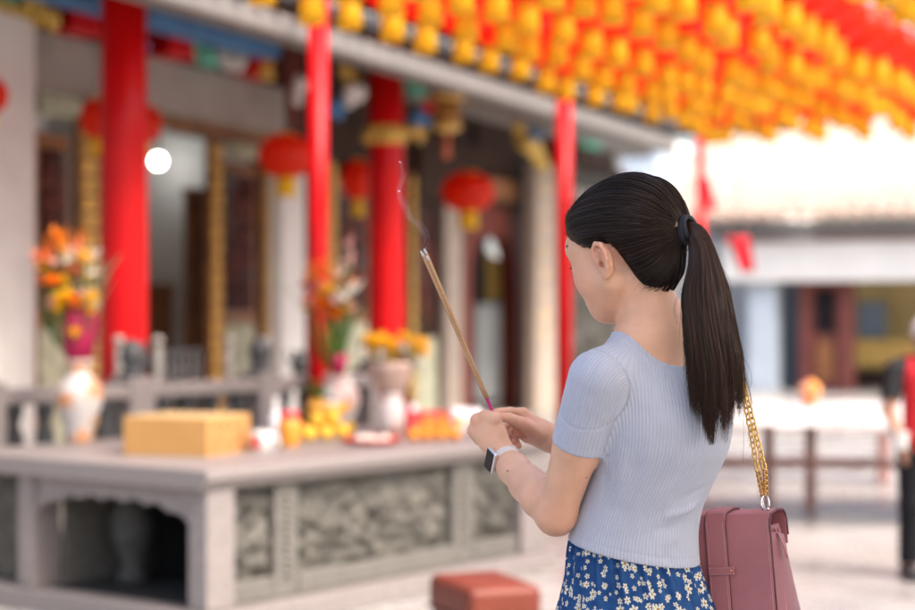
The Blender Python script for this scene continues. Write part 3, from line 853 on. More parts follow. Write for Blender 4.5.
# ------------------------------------------------------------------ face details
M_EYE = mat('eye_white', (0.75, 0.73, 0.70), rough=0.15)
M_IRIS = mat('iris', (0.02, 0.012, 0.008), rough=0.1)
M_LASH = mat('lash', (0.012, 0.008, 0.006), rough=0.5)
def wl(p): return np.asarray(p) - np.array(woman_loc)
for s in (1, -1):
    eb = MB().ball(wl(H(0.0685, s * 0.031, 0.0262)), (0.0115,) * 3)
    eo = eb.build('eye', M_EYE, woman)
    MB().ball(wl(H(0.0685 + 0.0085, s * 0.032, 0.0222)), (0.0045,) * 3).build('iris', M_IRIS, eo)
    la = MB()
    for i in range(16):
        t = i / 15
        f0 = 0.0825 - 0.018 * abs(t - 0.35) ** 1.5 * 2; l0 = s * (0.018 + 0.028 * t); u0 = 0.0250 + 0.003 * math.sin(math.pi * t) - 0.003 * t
        la.tube([wl(H(f0, l0, u0)), wl(H(f0 + 0.0045, l0 + s * 0.001 * (i - 6) / 6, u0 - 0.0022)), wl(H(f0 + 0.0085, l0 + s * 0.003 * (i - 6) / 6, u0 - 0.0025))], [0.0005, 0.0004, 0.0001], 4)
    la.build('eyelashes', M_LASH, woman)
    bw = []
    for i in range(70):
        t = random.random()
        f0 = 0.0865 - 0.022 * t ** 2.0; l0 = s * (0.014 + 0.038 * t); u0 = 0.0500 + 0.005 * math.sin(math.pi * min(1, t * 0.8)) + random.uniform(-.0025, .0025)
        bw.append([H(f0, l0, u0), H(f0 + 0.001 - 0.001, l0 + s * 0.004, u0 + 0.0015), H(f0 - 0.003, l0 + s * 0.008, u0 + 0.001)])
    v, q = strand_mesh(bw, np.full((70, 3), 0.0004))
    np_mesh('eyebrow', v, q, M_LASH, woman, woman_loc)

# ------------------------------------------------------------------ shirt
arm_ax = (EL - SL) / np.linalg.norm(EL - SL)
armR_ax = (ER - SR) / np.linalg.norm(ER - SR)
armL_len, armR_len = np.linalg.norm(EL - SL), np.linalg.norm(ER - SR)
def sleeve(S, ax, ln, tend, r0, r1):
    def fn(P):
        q = P - S; t = q @ ax
        h = np.clip(t, 0, ln * tend + 0.02)
        d = np.linalg.norm(q - h[:, None] * ax, axis=1)
        d = d - (r0 + (r1 - r0) * h / (ln * tend))
        c = t - ln * tend
        k = 0.004
        hh = np.maximum(k - np.abs(d - c), 0) / k
        return np.maximum(d, c) + hh * hh * k * 0.25
    return fn
NC = np.array((0.335, 2.908, 1.356)); NC2 = NC + (-0.03, 0.0, 0.12)
SEAM_C = np.array(P3(589, 390, 2.815)); SEAM_R = 0.064
def shirt_sdf():
    s = SDF()
    s.custom(torso_fn(0.0035), (0.31, 2.95, 1.04), 0.36, 0.02)
    s.rc(NB + (0, 0, 0.05), SL + (0.03, 0.03, 0.022), 0.0375, 0.034, 0.05)
    s.rc(NB + (0, 0, 0.045), SR + (-0.03, -0.02, 0.022), 0.0375, 0.034, 0.05)
    s.custom(sleeve(SL, arm_ax, armL_len, 0.485, 0.0480, 0.0428), SL + arm_ax * 0.06, 0.13, 0.028)
    s.custom(sleeve(SR, armR_ax, armR_len, 0.47, 0.046, 0.044), SR + armR_ax * 0.06, 0.13, 0.028)
    # folds: (a, b, width, amplitude); negative amplitude digs a crease
    W = lambda px, py, Y: np.array(P3(px, py, Y))
    folds = [
        (W(607, 455, 2.86), W(617, 410, 2.845), 0.006, -0.0075), (W(612, 440, 2.85), W(645, 412, 2.83), 0.007, -0.0038), (W(616, 448, 2.85), W(650, 432, 2.83), 0.007, 0.0024),
        (W(603, 462, 2.86), W(606, 500, 2.865), 0.007, -0.003), 
        (W(588, 415, 2.785), W(608, 432, 2.82), 0.008, -0.0020), (W(574, 398, 2.79), W(600, 422, 2.79), 0.010, 0.0014),
        (W(626, 430, 2.84), W(617, 490, 2.85), 0.010, 0.0034), (W(640, 440, 2.835), W(630, 520, 2.85), 0.012, -0.0020),
        (W(711, 504, 2.93), W(668, 517, 2.885), 0.008, 0.0075), (W(702, 521, 2.93), W(660, 531, 2.885), 0.007, -0.0065),
        (W(714, 484, 2.93), W(680, 502, 2.88), 0.007, -0.0045), (W(698, 536, 2.93), W(660, 545, 2.885), 0.008, 0.002),
        (W(655, 480, 2.855), W(690, 468, 2.87), 0.012, -0.0014), (W(600, 505, 2.87), W(630, 512, 2.865), 0.009, -0.0016),
        (W(585, 520, 2.90), W(622, 532, 2.87), 0.009, 0.0022), (W(640, 395, 2.83), W(652, 450, 2.84), 0.013, 0.0022), (W(664, 515, 2.86), W(640, 545, 2.87), 0.010, 0.0022),
        (W(668, 390, 2.83), W(660, 445, 2.84), 0.010, -0.0014), (W(690, 440, 2.86), W(712, 420, 2.90), 0.009, -0.002)]
    for a, b, w, amp in folds:
        ba = b - a; L2 = ba @ ba
        def fn(P, a=a, ba=ba, L2=L2, w=w, amp=amp):
            t = (P - a) @ ba / L2; h = np.clip(t, 0, 1)
            dd = ((P - a - h[:, None] * ba) ** 2).sum(1)
            return -amp * np.exp(-dd / (w * w)) * (0.35 + 0.65 * np.sin(np.pi * np.clip(h * 0.9 + 0.05, 0, 1)))
        s.custom(fn, (a + b) / 2, math.sqrt(L2) / 2 + 2.6 * w, 0.001, 'd')
    # seams: armhole, sleeve hem, bottom hem, neck band
    slv = sleeve(SL, arm_ax, armL_len, 0.485, 0.0485, 0.0435)
    def seam(P):
        t = (P - SL) @ arm_ax
        near = slv(P) < 0.004
        g = 0.0007 * np.exp(-((t - armL_len * 0.485 + 0.014) / 0.0013) ** 2) * near
        g += 0.0014 * np.exp(-((np.linalg.norm(P - NC, axis=1) - 0.0905) / 0.0016) ** 2)
        g += 0.0017 * np.exp(-((np.linalg.norm(P - SEAM_C, axis=1) - SEAM_R) / 0.0018) ** 2) * (P[:, 2] > 1.19)
        g += 0.0010 * np.exp(-((P[:, 2] - hemz(P) - 0.016) / 0.0013) ** 2)
        return g
    s.custom(seam, (0.3, 2.9, 1.1), 1e9, 0.001, 'd')
    s.custom(lambda P: hemz(P) - P[:, 2], (0, 0, 0), 1e9, 0.003, 'i')
    s.rc(NC, NC2, 0.0815, 0.095, 0.003, 's')
    return s
def hemz(P):
    dx, dy = P[:, 0] - 0.291, P[:, 1] - 2.978
    return 0.980 + 0.13 * (dx * L[0] + dy * L[1]) + 0.22 * (dx * F[0] + dy * F[1])
sV, sQ = shirt_sdf().mesh((0.08, 2.72, 0.92), (0.52, 3.18, 1.42), 0.0018)
sV = smooth_verts(sV, sQ, 1, 0.4)
cx, cy, ta, tb = torso_at(sV[:, 2])
dx, dy = sV[:, 0] - cx, sV[:, 1] - cy
r_ = -(dx * L[0] + dy * L[1]); f_ = dx * F[0] + dy * F[1]
rib = np.arctan2(r_ / 0.118, -f_ / 0.085) * 0.108
slv = sleeve(SL, arm_ax, armL_len, 0.485, 0.0485, 0.0435); q = sV - SL; tq = q @ arm_ax
onl = (np.linalg.norm(sV - SEAM_C, axis=1) < SEAM_R) | ((tq > 0.05) & (slv(sV) < 0.003) & (slv(sV) < torso_fn(0.0035)(sV)))
out_ = np.array((-0.55, -0.83, 0.0)); out_ -= arm_ax * (out_ @ arm_ax); out_ /= np.linalg.norm(out_)
ea = np.cross(arm_ax, out_)
ribL = np.arcsin(np.clip((q @ ea) / 0.0495, -.985, .985)) * 0.0495
rib = np.where(onl, ribL + 0.0021, rib)
qr = sV - SR; onr = (np.linalg.norm(qr, axis=1) < 0.066) & (qr @ (-L) > -0.02)
eb_ = np.cross(armR_ax, -L); rib = np.where(onr, np.arcsin(np.clip((qr @ eb_) / 0.0495, -.985, .985)) * 0.0495, rib)
M_SHIRT = mat('ribbed_knit', (0.430, 0.445, 0.520), rough=0.85, var=0.03, scale=20, spec=0.2)
nt = M_SHIRT.node_tree; b = nt.nodes['Principled BSDF']
b.inputs['Sheen Weight'].default_value = 0.25
at = nt.nodes.new('ShaderNodeAttribute'); at.attribute_name = 'rib'
mu = nt.nodes.new('ShaderNodeMath'); mu.operation = 'MULTIPLY'; mu.inputs[1].default_value = 2 * math.pi / 0.0056
sn = nt.nodes.new('ShaderNodeMath'); sn.operation = 'SINE'
nt.links.new(at.outputs['Fac'], mu.inputs[0]); nt.links.new(mu.outputs[0], sn.inputs[0])
tc = nt.nodes.new('ShaderNodeTexCoord')
wv = nt.nodes.new('ShaderNodeTexNoise'); wv.inputs['Scale'].default_value = 700
nt.links.new(tc.outputs['Object'], wv.inputs['Vector'])
ad = nt.nodes.new('ShaderNodeMath'); ad.operation = 'MULTIPLY_ADD'; ad.inputs[1].default_value = 0.5
nt.links.new(wv.outputs['Fac'], ad.inputs[0]); nt.links.new(sn.outputs[0], ad.inputs[2])
bp = nt.nodes.new('ShaderNodeBump'); bp.inputs['Strength'].default_value = 0.65; bp.inputs['Distance'].default_value = 0.0007
nt.links.new(ad.outputs[0], bp.inputs['Height']); nt.links.new(bp.outputs['Normal'], b.inputs['Normal'])
src = b.inputs['Base Color'].links[0].from_socket
mr = nt.nodes.new('ShaderNodeMapRange'); mr.inputs[1].default_value = -1; mr.inputs[2].default_value = 0.2; mr.inputs[3].default_value = 0.90; mr.inputs[4].default_value = 1.0
nt.links.new(sn.outputs[0], mr.inputs[0])
mm = nt.nodes.new('ShaderNodeMix'); mm.data_type = 'RGBA'; mm.blend_type = 'MULTIPLY'; mm.inputs['Factor'].default_value = 1.0
nt.links.new(src, mm.inputs[6]); nt.links.new(mr.outputs[0], mm.inputs[7]); nt.links.new(mm.outputs[2], b.inputs['Base Color'])
shirt = np_mesh('shirt', sV, sQ, M_SHIRT, woman, woman_loc, attrs={'rib': rib})

# ------------------------------------------------------------------ skirt
def skirt_rings():
    zs = np.linspace(1.0, 0.40, 70); n = 420
    V = []; fu = []; fv = []
    for z in zs:
        t = (1.0 - z) / 0.60
        cx, cy, a, b = torso_at(max(z, 0.86))
        g = min(1, max(0, (0.960 - z) / 0.10))
        a = a - 0.003 + 0.012 * g + 0.10 * t * t; b = b - 0.003 + 0.016 * g + 0.10 * t * t
        for i in range(n):
            an = 2 * math.pi * i / n
            wob = (0.0036 * math.sin(31 * an + 2 * math.sin(3 * an)) * max(0, 1 - t * 2.2) + 0.0018 * math.sin(53 * an + 1.0) * max(0, 1 - t * 4)
                   + (0.010 * t + 0.004 * g) * math.sin(11 * an + 0.8 * math.sin(2 * an + 1) + 0.5) + 0.006 * t * math.sin(17 * an + 2))
            r = (a + wob) * math.cos(an); f = (b + wob) * math.sin(an)
            V.append((cx - r * L[0] + f * F[0], cy - r * L[1] + f * F[1], z))
            fu.append(an * 0.150); fv.append(z)
    idx = np.arange(len(zs) * n).reshape(len(zs), n)
    nx = np.roll(idx, -1, axis=1)
    Q = np.stack([idx[:-1], nx[:-1], nx[1:], idx[1:]], -1)[:, :-1].reshape(-1, 4)
    Qw = np.stack([idx[:-1, -1], nx[:-1, -1], nx[1:, -1], idx[1:, -1]], -1)
    return np.array(V), np.concatenate([Q, Qw]), np.array(fu), np.array(fv)
kV, kQ, fu, fv = skirt_rings()
M_SKIRT = mat('floral_print', (0.011, 0.047, 0.145), rough=0.8, var=0.25, scale=60, bump=0.15, bscale=900, spec=0.2, col2=(0.018, 0.072, 0.205))
nt = M_SKIRT.node_tree; b = nt.nodes['Principled BSDF']
def N(t, **kw):
    n = nt.nodes.new(t)
    for k, v in kw.items(): setattr(n, k, v)
    return n
def MA(op, a, b_=None, c_=None):
    n = N('ShaderNodeMath', operation=op)
    for i, x in enumerate((a, b_, c_)):
        if x is None: continue
        if isinstance(x, (int, float)): n.inputs[i].default_value = x
        else: nt.links.new(x, n.inputs[i])
    return n.outputs[0]
a1 = N('ShaderNodeAttribute'); a1.attribute_name = 'fu'; a2 = N('ShaderNodeAttribute'); a2.attribute_name = 'fv'
cxyz = N('ShaderNodeCombineXYZ'); nt.links.new(a1.outputs['Fac'], cxyz.inputs[0]); nt.links.new(a2.outputs['Fac'], cxyz.inputs[1])
cur = b.inputs['Base Color'].links[0].from_socket
def flowers(cur, cell, rad, petals, off, keep, centre):
    add = N('ShaderNodeVectorMath', operation='ADD'); nt.links.new(cxyz.outputs[0], add.inputs[0]); add.inputs[1].default_value = (off, off * 1.7, 0)
    vo = N('ShaderNodeTexVoronoi', voronoi_dimensions='2D', feature='F1'); vo.inputs['Scale'].default_value = 1 / cell; vo.inputs['Randomness'].default_value = 0.55
    nt.links.new(add.outputs[0], vo.inputs['Vector'])
    sub = N('ShaderNodeVectorMath', operation='SUBTRACT'); nt.links.new(add.outputs[0], sub.inputs[0]); nt.links.new(vo.outputs['Position'], sub.inputs[1])
    sp = N('ShaderNodeSeparateXYZ'); nt.links.new(sub.outputs[0], sp.inputs[0])
    ln = N('ShaderNodeVectorMath', operation='LENGTH'); nt.links.new(sub.outputs[0], ln.inputs[0])
    rc_ = N('ShaderNodeSeparateColor'); nt.links.new(vo.outputs['Color'], rc_.inputs[0])
    th = MA('ADD', MA('ARCTAN2', sp.outputs[1], sp.outputs[0]), MA('MULTIPLY', rc_.outputs[0], 6.28))
    pet = MA('POWER', MA('ABSOLUTE', MA('COSINE', MA('MULTIPLY', th, petals / 2))), 0.75)
    size = MA('MULTIPLY', MA('MULTIPLY_ADD', rc_.outputs[1], 0.5, 0.65), rad)
    lim = MA('MULTIPLY', size, MA('MULTIPLY_ADD', pet, 0.74, 0.26))
    on = MA('GREATER_THAN', rc_.outputs[2], 1 - keep)
    inside = MA('MULTIPLY', MA('LESS_THAN', ln.outputs['Value'], lim), on)
    mid = MA('MULTIPLY', MA('LESS_THAN', ln.outputs['Value'], MA('MULTIPLY', size, 0.27)), on)
    m1 = N('ShaderNodeMix', data_type='RGBA'); nt.links.new(inside, m1.inputs['Factor']); nt.links.new(cur, m1.inputs[6]); m1.inputs[7].default_value = (0.64, 0.60, 0.49, 1)
    m2 = N('ShaderNodeMix', data_type='RGBA'); nt.links.new(mid, m2.inputs['Factor']); nt.links.new(m1.outputs[2], m2.inputs[6]); m2.inputs[7].default_value = centre + (1,)
    return m2.outputs[2]
cur = flowers(cur, 0.0120, 0.0042, 5, 3.1, 0.30, (0.30, 0.24, 0.08))
cur = flowers(cur, 0.0175, 0.0056, 5, 0.37, 0.50, (0.22, 0.12, 0.03))
cur = flowers(cur, 0.0250, 0.0085, 6, 1.23, 0.60, (0.30, 0.15, 0.02))
nt.links.new(cur, b.inputs['Base Color'])
np_mesh('skirt', kV, kQ, M_SKIRT, woman, woman_loc, attrs={'fu': fu, 'fv': fv})
M_SHOE = mat('shoe_canvas', (0.7, 0.69, 0.66), rough=0.7)
for s in (1, -1):
    ank = np.array((0.292, 2.985, 0.09)) + L * 0.085 * s - F * 0.02
    sh = SDF(); sh.rc(ank - (0, 0, 0.048) - F * 0.015, ank + F * 0.16 - (0, 0, 0.060), 0.037, 0.030, 0.01); sh.custom(lambda P: 0.001 - P[:, 2], (0, 0, 0), 1e9, 0.004, 'i')
    v, q = sh.mesh(ank - (0.2, 0.2, 0.1), ank + (0.2, 0.2, 0.06), 0.005)
    np_mesh('shoe', v, q, M_SHOE, woman, woman_loc)

# ------------------------------------------------------------------ hair
TIE = np.array((-0.1225, 0.0, 0.008))
HAZ = np.array([0, 30, 48, 62, 75, 84, 97, 105, 113, 122, 132, 157, 180.0])
HMIN = np.array([.088, .083, .060, .034, .014, .031, .032, .012, -.014, -.040, -.060, -.076, -.070])
def hair_line(Q):
    az = np.degrees(np.arctan2(np.abs(Q[:, 1]), Q[:, 0] + 0.008))
    return np.interp(az, HAZ, HMIN)
def cap_sdf(extra, region=True, M=None):
    s = SDF()
    s.ell(HC + (-0.020) * hf + 0.05 * hu, (0.107 + extra, 0.0805 + extra, 0.0900 + extra), HM, 0.01)
    s.ell(H(0.022, 0, 0.064), (0.069 + extra, 0.071 + extra, 0.060 + extra), HM, 0.02)
    s.ell(H(-0.041, 0, -0.012), (0.050 + extra, 0.060 + extra, 0.062 + extra), HM, 0.025)
    s.rc(H(-0.078, 0, 0.030), H(-0.114, 0, 0.010), 0.044 + extra, 0.007, 0.028)
    if region:
        s.custom(lambda P: 0.010 * np.exp(-np.maximum(to_head(P)[:, 2] - hair_line(to_head(P)), 0) / 0.011), HC, 1e9, 0.001, 'd')
        s.custom(lambda P: (hair_line(to_head(P)) + 0.003 - to_head(P)[:, 2]) * 0.75, HC, 1e9, 0.006, 'i')
    return s
hV, hQ = cap_sdf(-0.0015, 1.0).mesh(HC - 0.19, HC + 0.17, 0.0026)
hV = smooth_verts(hV, hQ, 2, 0.5)
def hair_material(name, c1, c2, rough):
    m = bpy.data.materials.new(name); m.use_nodes = True
    nt = m.node_tree; b = nt.nodes['Principled BSDF']
    at = nt.nodes.new('ShaderNodeAttribute'); at.attribute_name = 'tone'
    rp = nt.nodes.new('ShaderNodeValToRGB')
    rp.color_ramp.elements[0].color = c1 + (1,); rp.color_ramp.elements[1].color = c2 + (1,)
    nt.links.new(at.outputs['Fac'], rp.inputs['Fac']); nt.links.new(rp.outputs['Color'], b.inputs['Base Color'])
    b.inputs['Roughness'].default_value = rough
    b.inputs['Specular IOR Level'].default_value = 0.42
    b.inputs['Specular Tint'].default_value = (1.0, 0.86, 0.76, 1)
    return m
M_HAIR = hair_material('hair_strands', (0.0050, 0.0026, 0.0018), (0.028, 0.0125, 0.0080), 0.33)
M_HAIRBASE = mat('hair_under', (0.006, 0.0035, 0.0028), rough=0.7, spec=0.2)
hair = np_mesh('hair', hV, hQ, M_HAIRBASE, woman, woman_loc)
# strands lying over the cap, from the hairline and the crown to the tie
O = np.array((-0.015, 0, 0.035))
surf = cap_sdf(0.0, False)
def radial(D, extra):
    lo = np.full(len(D), 0.02); hi = np.full(len(D), 0.20)
    for _ in range(22):
        m = (lo + hi) / 2
        v = surf.eval(HC + (O + D * m[:, None]) @ HM.T)
        ins = v < extra
        lo = np.where(ins, m, lo); hi = np.where(ins, hi, m)
    return lo
NSTR, SEG = 5200, 26
roots = []
while len(roots) < NSTR:
    if random.random() < 0.42:
        a = random.uniform(0, 180); u = np.interp(a, HAZ, HMIN) + (abs(random.gauss(0, 0.004)) - 0.003 if random.random() < .62 else -random.expovariate(1 / (0.0042 if a > 104 else 0.0026)))
        s = random.choice((1, -1)); a = R(a)
        rr = 0.085
        d = np.array((math.cos(a) * rr + 0.007, s * math.sin(a) * rr * 0.86, u - O[2])); d /= np.linalg.norm(d)
    else:
        d = rng.normal(size=3); d /= np.linalg.norm(d)
        p = O + d * 0.09
        a = math.degrees(math.atan2(abs(p[1]), p[0] + 0.008))
        if p[2] < np.interp(a, HAZ, HMIN) + 0.004: continue
    roots.append(d)
D0 = np.array(roots)
DT = TIE - O; RT = np.linalg.norm(DT); DT = DT / RT
ts = np.linspace(0, 1, SEG)
# swept to the tie: a slerp with a bias that first runs back over the head
side = np.sign(D0[:, 1])[:, None]
paths = np.empty((NSTR, SEG, 3)); rad = np.empty((NSTR, SEG))
ang = np.arccos(np.clip(D0 @ DT, -1, 1))
lift = rng.normal(0, 0.0011, NSTR); clump = (np.sin(np.arctan2(D0[:, 1], D0[:, 2] + 0.2) * 23 + rng.normal(0, .25, NSTR)) * 0.0017 + np.sin(np.arctan2(D0[:, 1], D0[:, 2] + 0.2) * 61 + rng.normal(0, .4, NSTR)) * 0.0009)
for i, t in enumerate(ts):
    w0 = np.sin((1 - t) * ang) / np.maximum(np.sin(ang), 1e-3); w1 = np.sin(t * ang) / np.maximum(np.sin(ang), 1e-3)
    D = D0 * w0[:, None] + DT * w1[:, None]
    # bow: strands from above sag a little over the ears, those from the nape rise late
    bow = math.sin(math.pi * t) * 0.10 * np.where(D0[:, 2] > 0.1, -1.0, 0.35) * np.abs(D0[:, 1])
    D[:, 2] += bow
    D /= np.linalg.norm(D, axis=1, keepdims=True)
    ex = 0.0008 + (lift + clump) * min(1, t * 4 + 0.1) * (1 - t ** 3)
    Q_ = O + D * 0.088
    ex = ex - 0.0085 * np.exp(-np.maximum(Q_[:, 2] - hair_line(Q_), 0) / 0.011)
    paths[:, i] = O + D * radial(D, ex)[:, None]
    rad[:, i] = 0.00062 * (1 - 0.3 * t) * min(1, 0.35 + 4 * t)
# gather the last stretch into the tie
endp = TIE + np.stack([rng.normal(0, .002, NSTR), np.clip(rng.normal(0, .005, NSTR), -.011, .011), np.clip(rng.normal(0, .005, NSTR), -.011, .011)], 1)
for i, t in enumerate(ts):
    w = max(0, (t - 0.72) / 0.28) ** 2
    paths[:, i] = paths[:, i] * (1 - w) + endp * w
tone = np.clip(rng.normal(0.35, 0.25, NSTR), 0, 1)
ear_zone = ((np.abs(paths[:, :, 0] + 0.004) < 0.017) & (paths[:, :, 2] < 0.027) & (paths[:, :, 2] > -0.03) & (np.abs(paths[:, :, 1]) > 0.055)).any(1)
paths, rad, tone = paths[~ear_zone], rad[~ear_zone], tone[~ear_zone]
v, q = strand_mesh(HC + paths @ HM.T, rad)
np_mesh('hair_strands', v, q, M_HAIR, hair, woman_loc, attrs={'tone': np.repeat(tone, SEG * 3)})
# short baby hairs along the nape, temple and forehead
NB_ = 460
bp_ = []
for i in range(NB_):
    a = random.choice((random.uniform(128, 180), random.uniform(128, 180), random.uniform(0, 40))); u = np.interp(a, HAZ, HMIN) + random.uniform(-0.006, 0.004)
    s = 1 if random.random() < .8 else -1
    d = np.array((math.cos(R(a)) * .085 + .007, s * math.sin(R(a)) * .073, u - O[2])); d /= np.linalg.norm(d)
    base = O + d * radial(d[None], -0.009)[0]
    n_ = d; ln = random.uniform(0.010, 0.034)
    tang = np.array((random.gauss(-.3, .5), random.gauss(0, .3), random.gauss(-.5 if a > 100 else .5, .5))); tang -= n_ * (tang @ n_); tang /= np.linalg.norm(tang)
    bp_.append([base + tang * ln * t + n_ * (0.004 * t + 0.004 * t * t) for t in (0, .33, .66, 1)])
for i in range(70):       # flyaways over the crown
    d = np.array((random.uniform(-.7, .9), random.uniform(-.7, .7), random.uniform(.5, 1))); d /= np.linalg.norm(d)
    base = O + d * (radial(d[None], 0.0)[0]); tang = np.array((-1, random.gauss(0, .5), random.gauss(0, .4))); tang -= d * (tang @ d); tang /= np.linalg.norm(tang)
    ln = random.uniform(.015, .05)
    bp_.append([base + tang * ln * t + d * (0.010 * math.sin(2.6 * t) * random.uniform(.2, 1)) for t in (0, .33, .66, 1)])
bp_ = np.array(bp_)
for nm, part in (('nape_strands', bp_[:NB_]), ('flyaway_strands', bp_[NB_:])):
    v, q = strand_mesh(HC + part @ HM.T, np.tile(np.array([.00024, .00022, .00018, .00008]), (len(part), 1)))
    np_mesh(nm, v, q, M_HAIR, hair, woman_loc, attrs={'tone': np.full(len(v), .4)})
# ponytail
CL = [(674, 231, 2.885, 8, .012), (682, 229, 2.872, 7.0, .0115), (690, 229, 2.860, 8.0, .012), (696.5, 233, 2.848, 10.5, .0145), (701, 245, 2.842, 12.0, .017), (704.5, 265, 2.836, 16.0, .019), (705.5, 293, 2.828, 24.5, .021),
      (709.5, 330, 2.82, 26.0, .022), (716, 365, 2.815, 25.5, .021), (721, 400, 2.815, 24.5, .017), (723.5, 425, 2.818, 20, .013), (725.5, 447, 2.822, 17, .010)]
CW = np.array([list(P3(a, b_, c)) + [w * c / F_PX, dp] for a, b_, c, w, dp in CL])
tk = np.concatenate([[0], np.cumsum(np.linalg.norm(np.diff(CW[:, :3], axis=0), axis=1))]); tk /= tk[-1]
def pony(t):
    out = [np.interp(t, tk, CW[:, k]) for k in range(5)]
    return out
NP, PS = 5200, 36
th = rng.uniform(0, 2 * math.pi, NP); rr = np.sqrt(rng.uniform(0.05, 1, NP)) ** 0.8
ca, sa = np.cos(th) * rr, np.sin(th) * rr
# tips: longest left of the middle, ragged
lockq = np.sin(ca * 9 + 1.3 * np.sin(sa * 5)) + .6 * np.sin(ca * 21 + sa * 9 + 2)
tend = 0.955 - 0.115 * np.clip(ca + .35, 0, 2) - 0.20 * np.clip(-ca - 0.40, 0, 1) + rng.normal(0, 0.030, NP) + 0.03 * lockq - 0.20 * rng.random(NP) ** 3
tend = np.clip(tend, 0.5, 1.0)
PP = np.empty((NP, PS, 3)); PR = np.empty((NP, PS))
ph = rng.uniform(0, 6.28, NP); cl = np.round(ca * 7) + 3 * np.round(sa * 3)
smooth_k = np.array([-.03, -.015, 0, .015, .03])
def pony_s(t):
    return sum(np.stack(pony(np.clip(t + d, 0, 1)), 0) for d in smooth_k) / 5
lockn = np.sin(ca * 9 + 1.3 * np.sin(sa * 5)) ; lock2 = np.sin(ca * 21 + sa * 9 + 2)
for i in range(PS):
    s = i / (PS - 1); t = s * tend
    X = pony_s(t); T_ = pony_s(t + .02) - pony_s(t - .02)
    tl = np.maximum(np.hypot(T_[0], T_[2]), 1e-6); nx, nz = -T_[2] / tl, T_[0] / tl
    conv = 1 - 0.16 * np.clip((s - .8) / .2, 0, 1)
    off = ca * X[3] * conv + 0.0016 * np.sin(t * 8 + lockn * 3) * s + 0.0007 * np.sin(t * 23 + ph) * s + (0.0050 * lockn + 0.0030 * lock2) * s * s
    left = np.clip((.45 - ca) / .8, 0, 1) * np.clip((s - .72) / .28, 0, 1) ** 1.6
    PP[:, i, 0] = X[0] + off * nx - 0.016 * left
    PP[:, i, 1] = X[1] + sa * X[4] * conv + 0.0012 * np.cos(t * 14 + lockn * 4) * s
    PP[:, i, 2] = X[2] + off * nz
    PR[:, i] = 0.00052 * (1 if s < .55 else 1 - 0.85 * (s - .55) / .45)
tone = np.clip(rng.normal(0.5, 0.26, NP) + 0.2 * lockn + .1 * lock2, 0, 1)
v, q = strand_mesh(PP, PR)
M_PONY = hair_material('ponytail_strands', (0.0075, 0.0036, 0.0024), (0.052, 0.020, 0.0110), 0.33)
np_mesh('ponytail', v, q, M_PONY, hair, woman_loc, attrs={'tone': np.repeat(tone, PS * 3)})
inner = []
for i in range(26):
    t = i / 25 * 0.84
    X = pony_s(np.array([t]))[:, 0]; T_ = (pony_s(np.array([t + .02])) - pony_s(np.array([t - .02])))[:, 0]
    tl = max(math.hypot(T_[0], T_[2]), 1e-6); nx, nz = -T_[2] / tl, T_[0] / tl
    for k in range(16):
        a = 2 * math.pi * k / 16; sh = .78 if i < 19 else .78 * (1 - (i - 18) / 8)
        inner.append((X[0] + nx * X[3] * sh * math.cos(a), X[1] + X[4] * sh * math.sin(a), X[2] + nz * X[3] * sh * math.cos(a)))
I_ = np.arange(26 * 16).reshape(26, 16); J_ = np.roll(I_, -1, axis=1)
np_mesh('ponytail_core', inner, np.stack([I_[:-1], J_[:-1], J_[1:], I_[1:]], -1).reshape(-1, 4), M_HAIRBASE, hair, woman_loc)
fl = []
for i in range(46):
    t0 = random.uniform(.05, .7); x, y, z, w, dp = pony(t0); sgn = 1 if random.random() < .88 else -1
    ln = random.uniform(.06, .16) * (1 if sgn > 0 else .45); amp = random.uniform(.004, .022)
    fl.append([(x + sgn * (w * .95 + amp * math.sin(2.4 * s)), y - .01, z - ln * s) for s in np.linspace(0, 1, 8)])
v, q = strand_mesh(fl, np.full((46, 8), .00028))
np_mesh('ponytail_flyaways', v, q, M_PONY, hair, woman_loc, attrs={'tone': np.full(len(v), .6)})
# hair tie: black elastic wound three times, small brass clasp
M_TIE = mat('elastic', (0.010, 0.012, 0.018), rough=0.75, bump=0.3, bscale=900)
tax = (CW[2, :3] - H(-0.115, 0, 0.012)); tax /= np.linalg.norm(tax)
te1 = np.cross(tax, (0, 1, 0)); te1 /= np.linalg.norm(te1); te2 = np.cross(tax, te1)
tie_c = np.array(P3(687, 229.5, 2.864))
tb_ = MB()
for j, (o_, r0) in enumerate(((-.0066, .0184), (0.0, .0190), (.0064, .0182))):
    pts = []
    for k in range(29):
        a = 2 * math.pi * k / 28
        pts.append(wl(tie_c + tax * (o_ + .0016 * math.sin(a + j * 2)) + te1 * r0 * 1.08 * math.cos(a) + te2 * r0 * .95 * math.sin(a)))
    tb_.tube(pts, 0.0040, 8, False)
tie = tb_.build('hair_tie', M_TIE, hair)
M_BRASS = mat('brass', (0.55, 0.36, 0.20), rough=0.35, metal=1.0)
M3 = Matrix(((tax[0], te1[0], te2[0]), (tax[1], te1[1], te2[1]), (tax[2], te1[2], te2[2])))
dir_ = te1 * -0.35 + te2 * 0.94
dir_ = np.array((-.15, -.85, .5)); dir_ -= tax * (dir_ @ tax); dir_ /= np.linalg.norm(dir_)
up_ = np.cross(tax, dir_); M4 = Matrix(((tax[0], up_[0], dir_[0]), (tax[1], up_[1], dir_[1]), (tax[2], up_[2], dir_[2])))
MB().box(wl(tie_c + tax * (-.0062) + dir_ * .0238 + up_ * 0.002), (.0045, .0105, .003), M=M4).build('clasp', M_BRASS, tie, bevel=.0006)

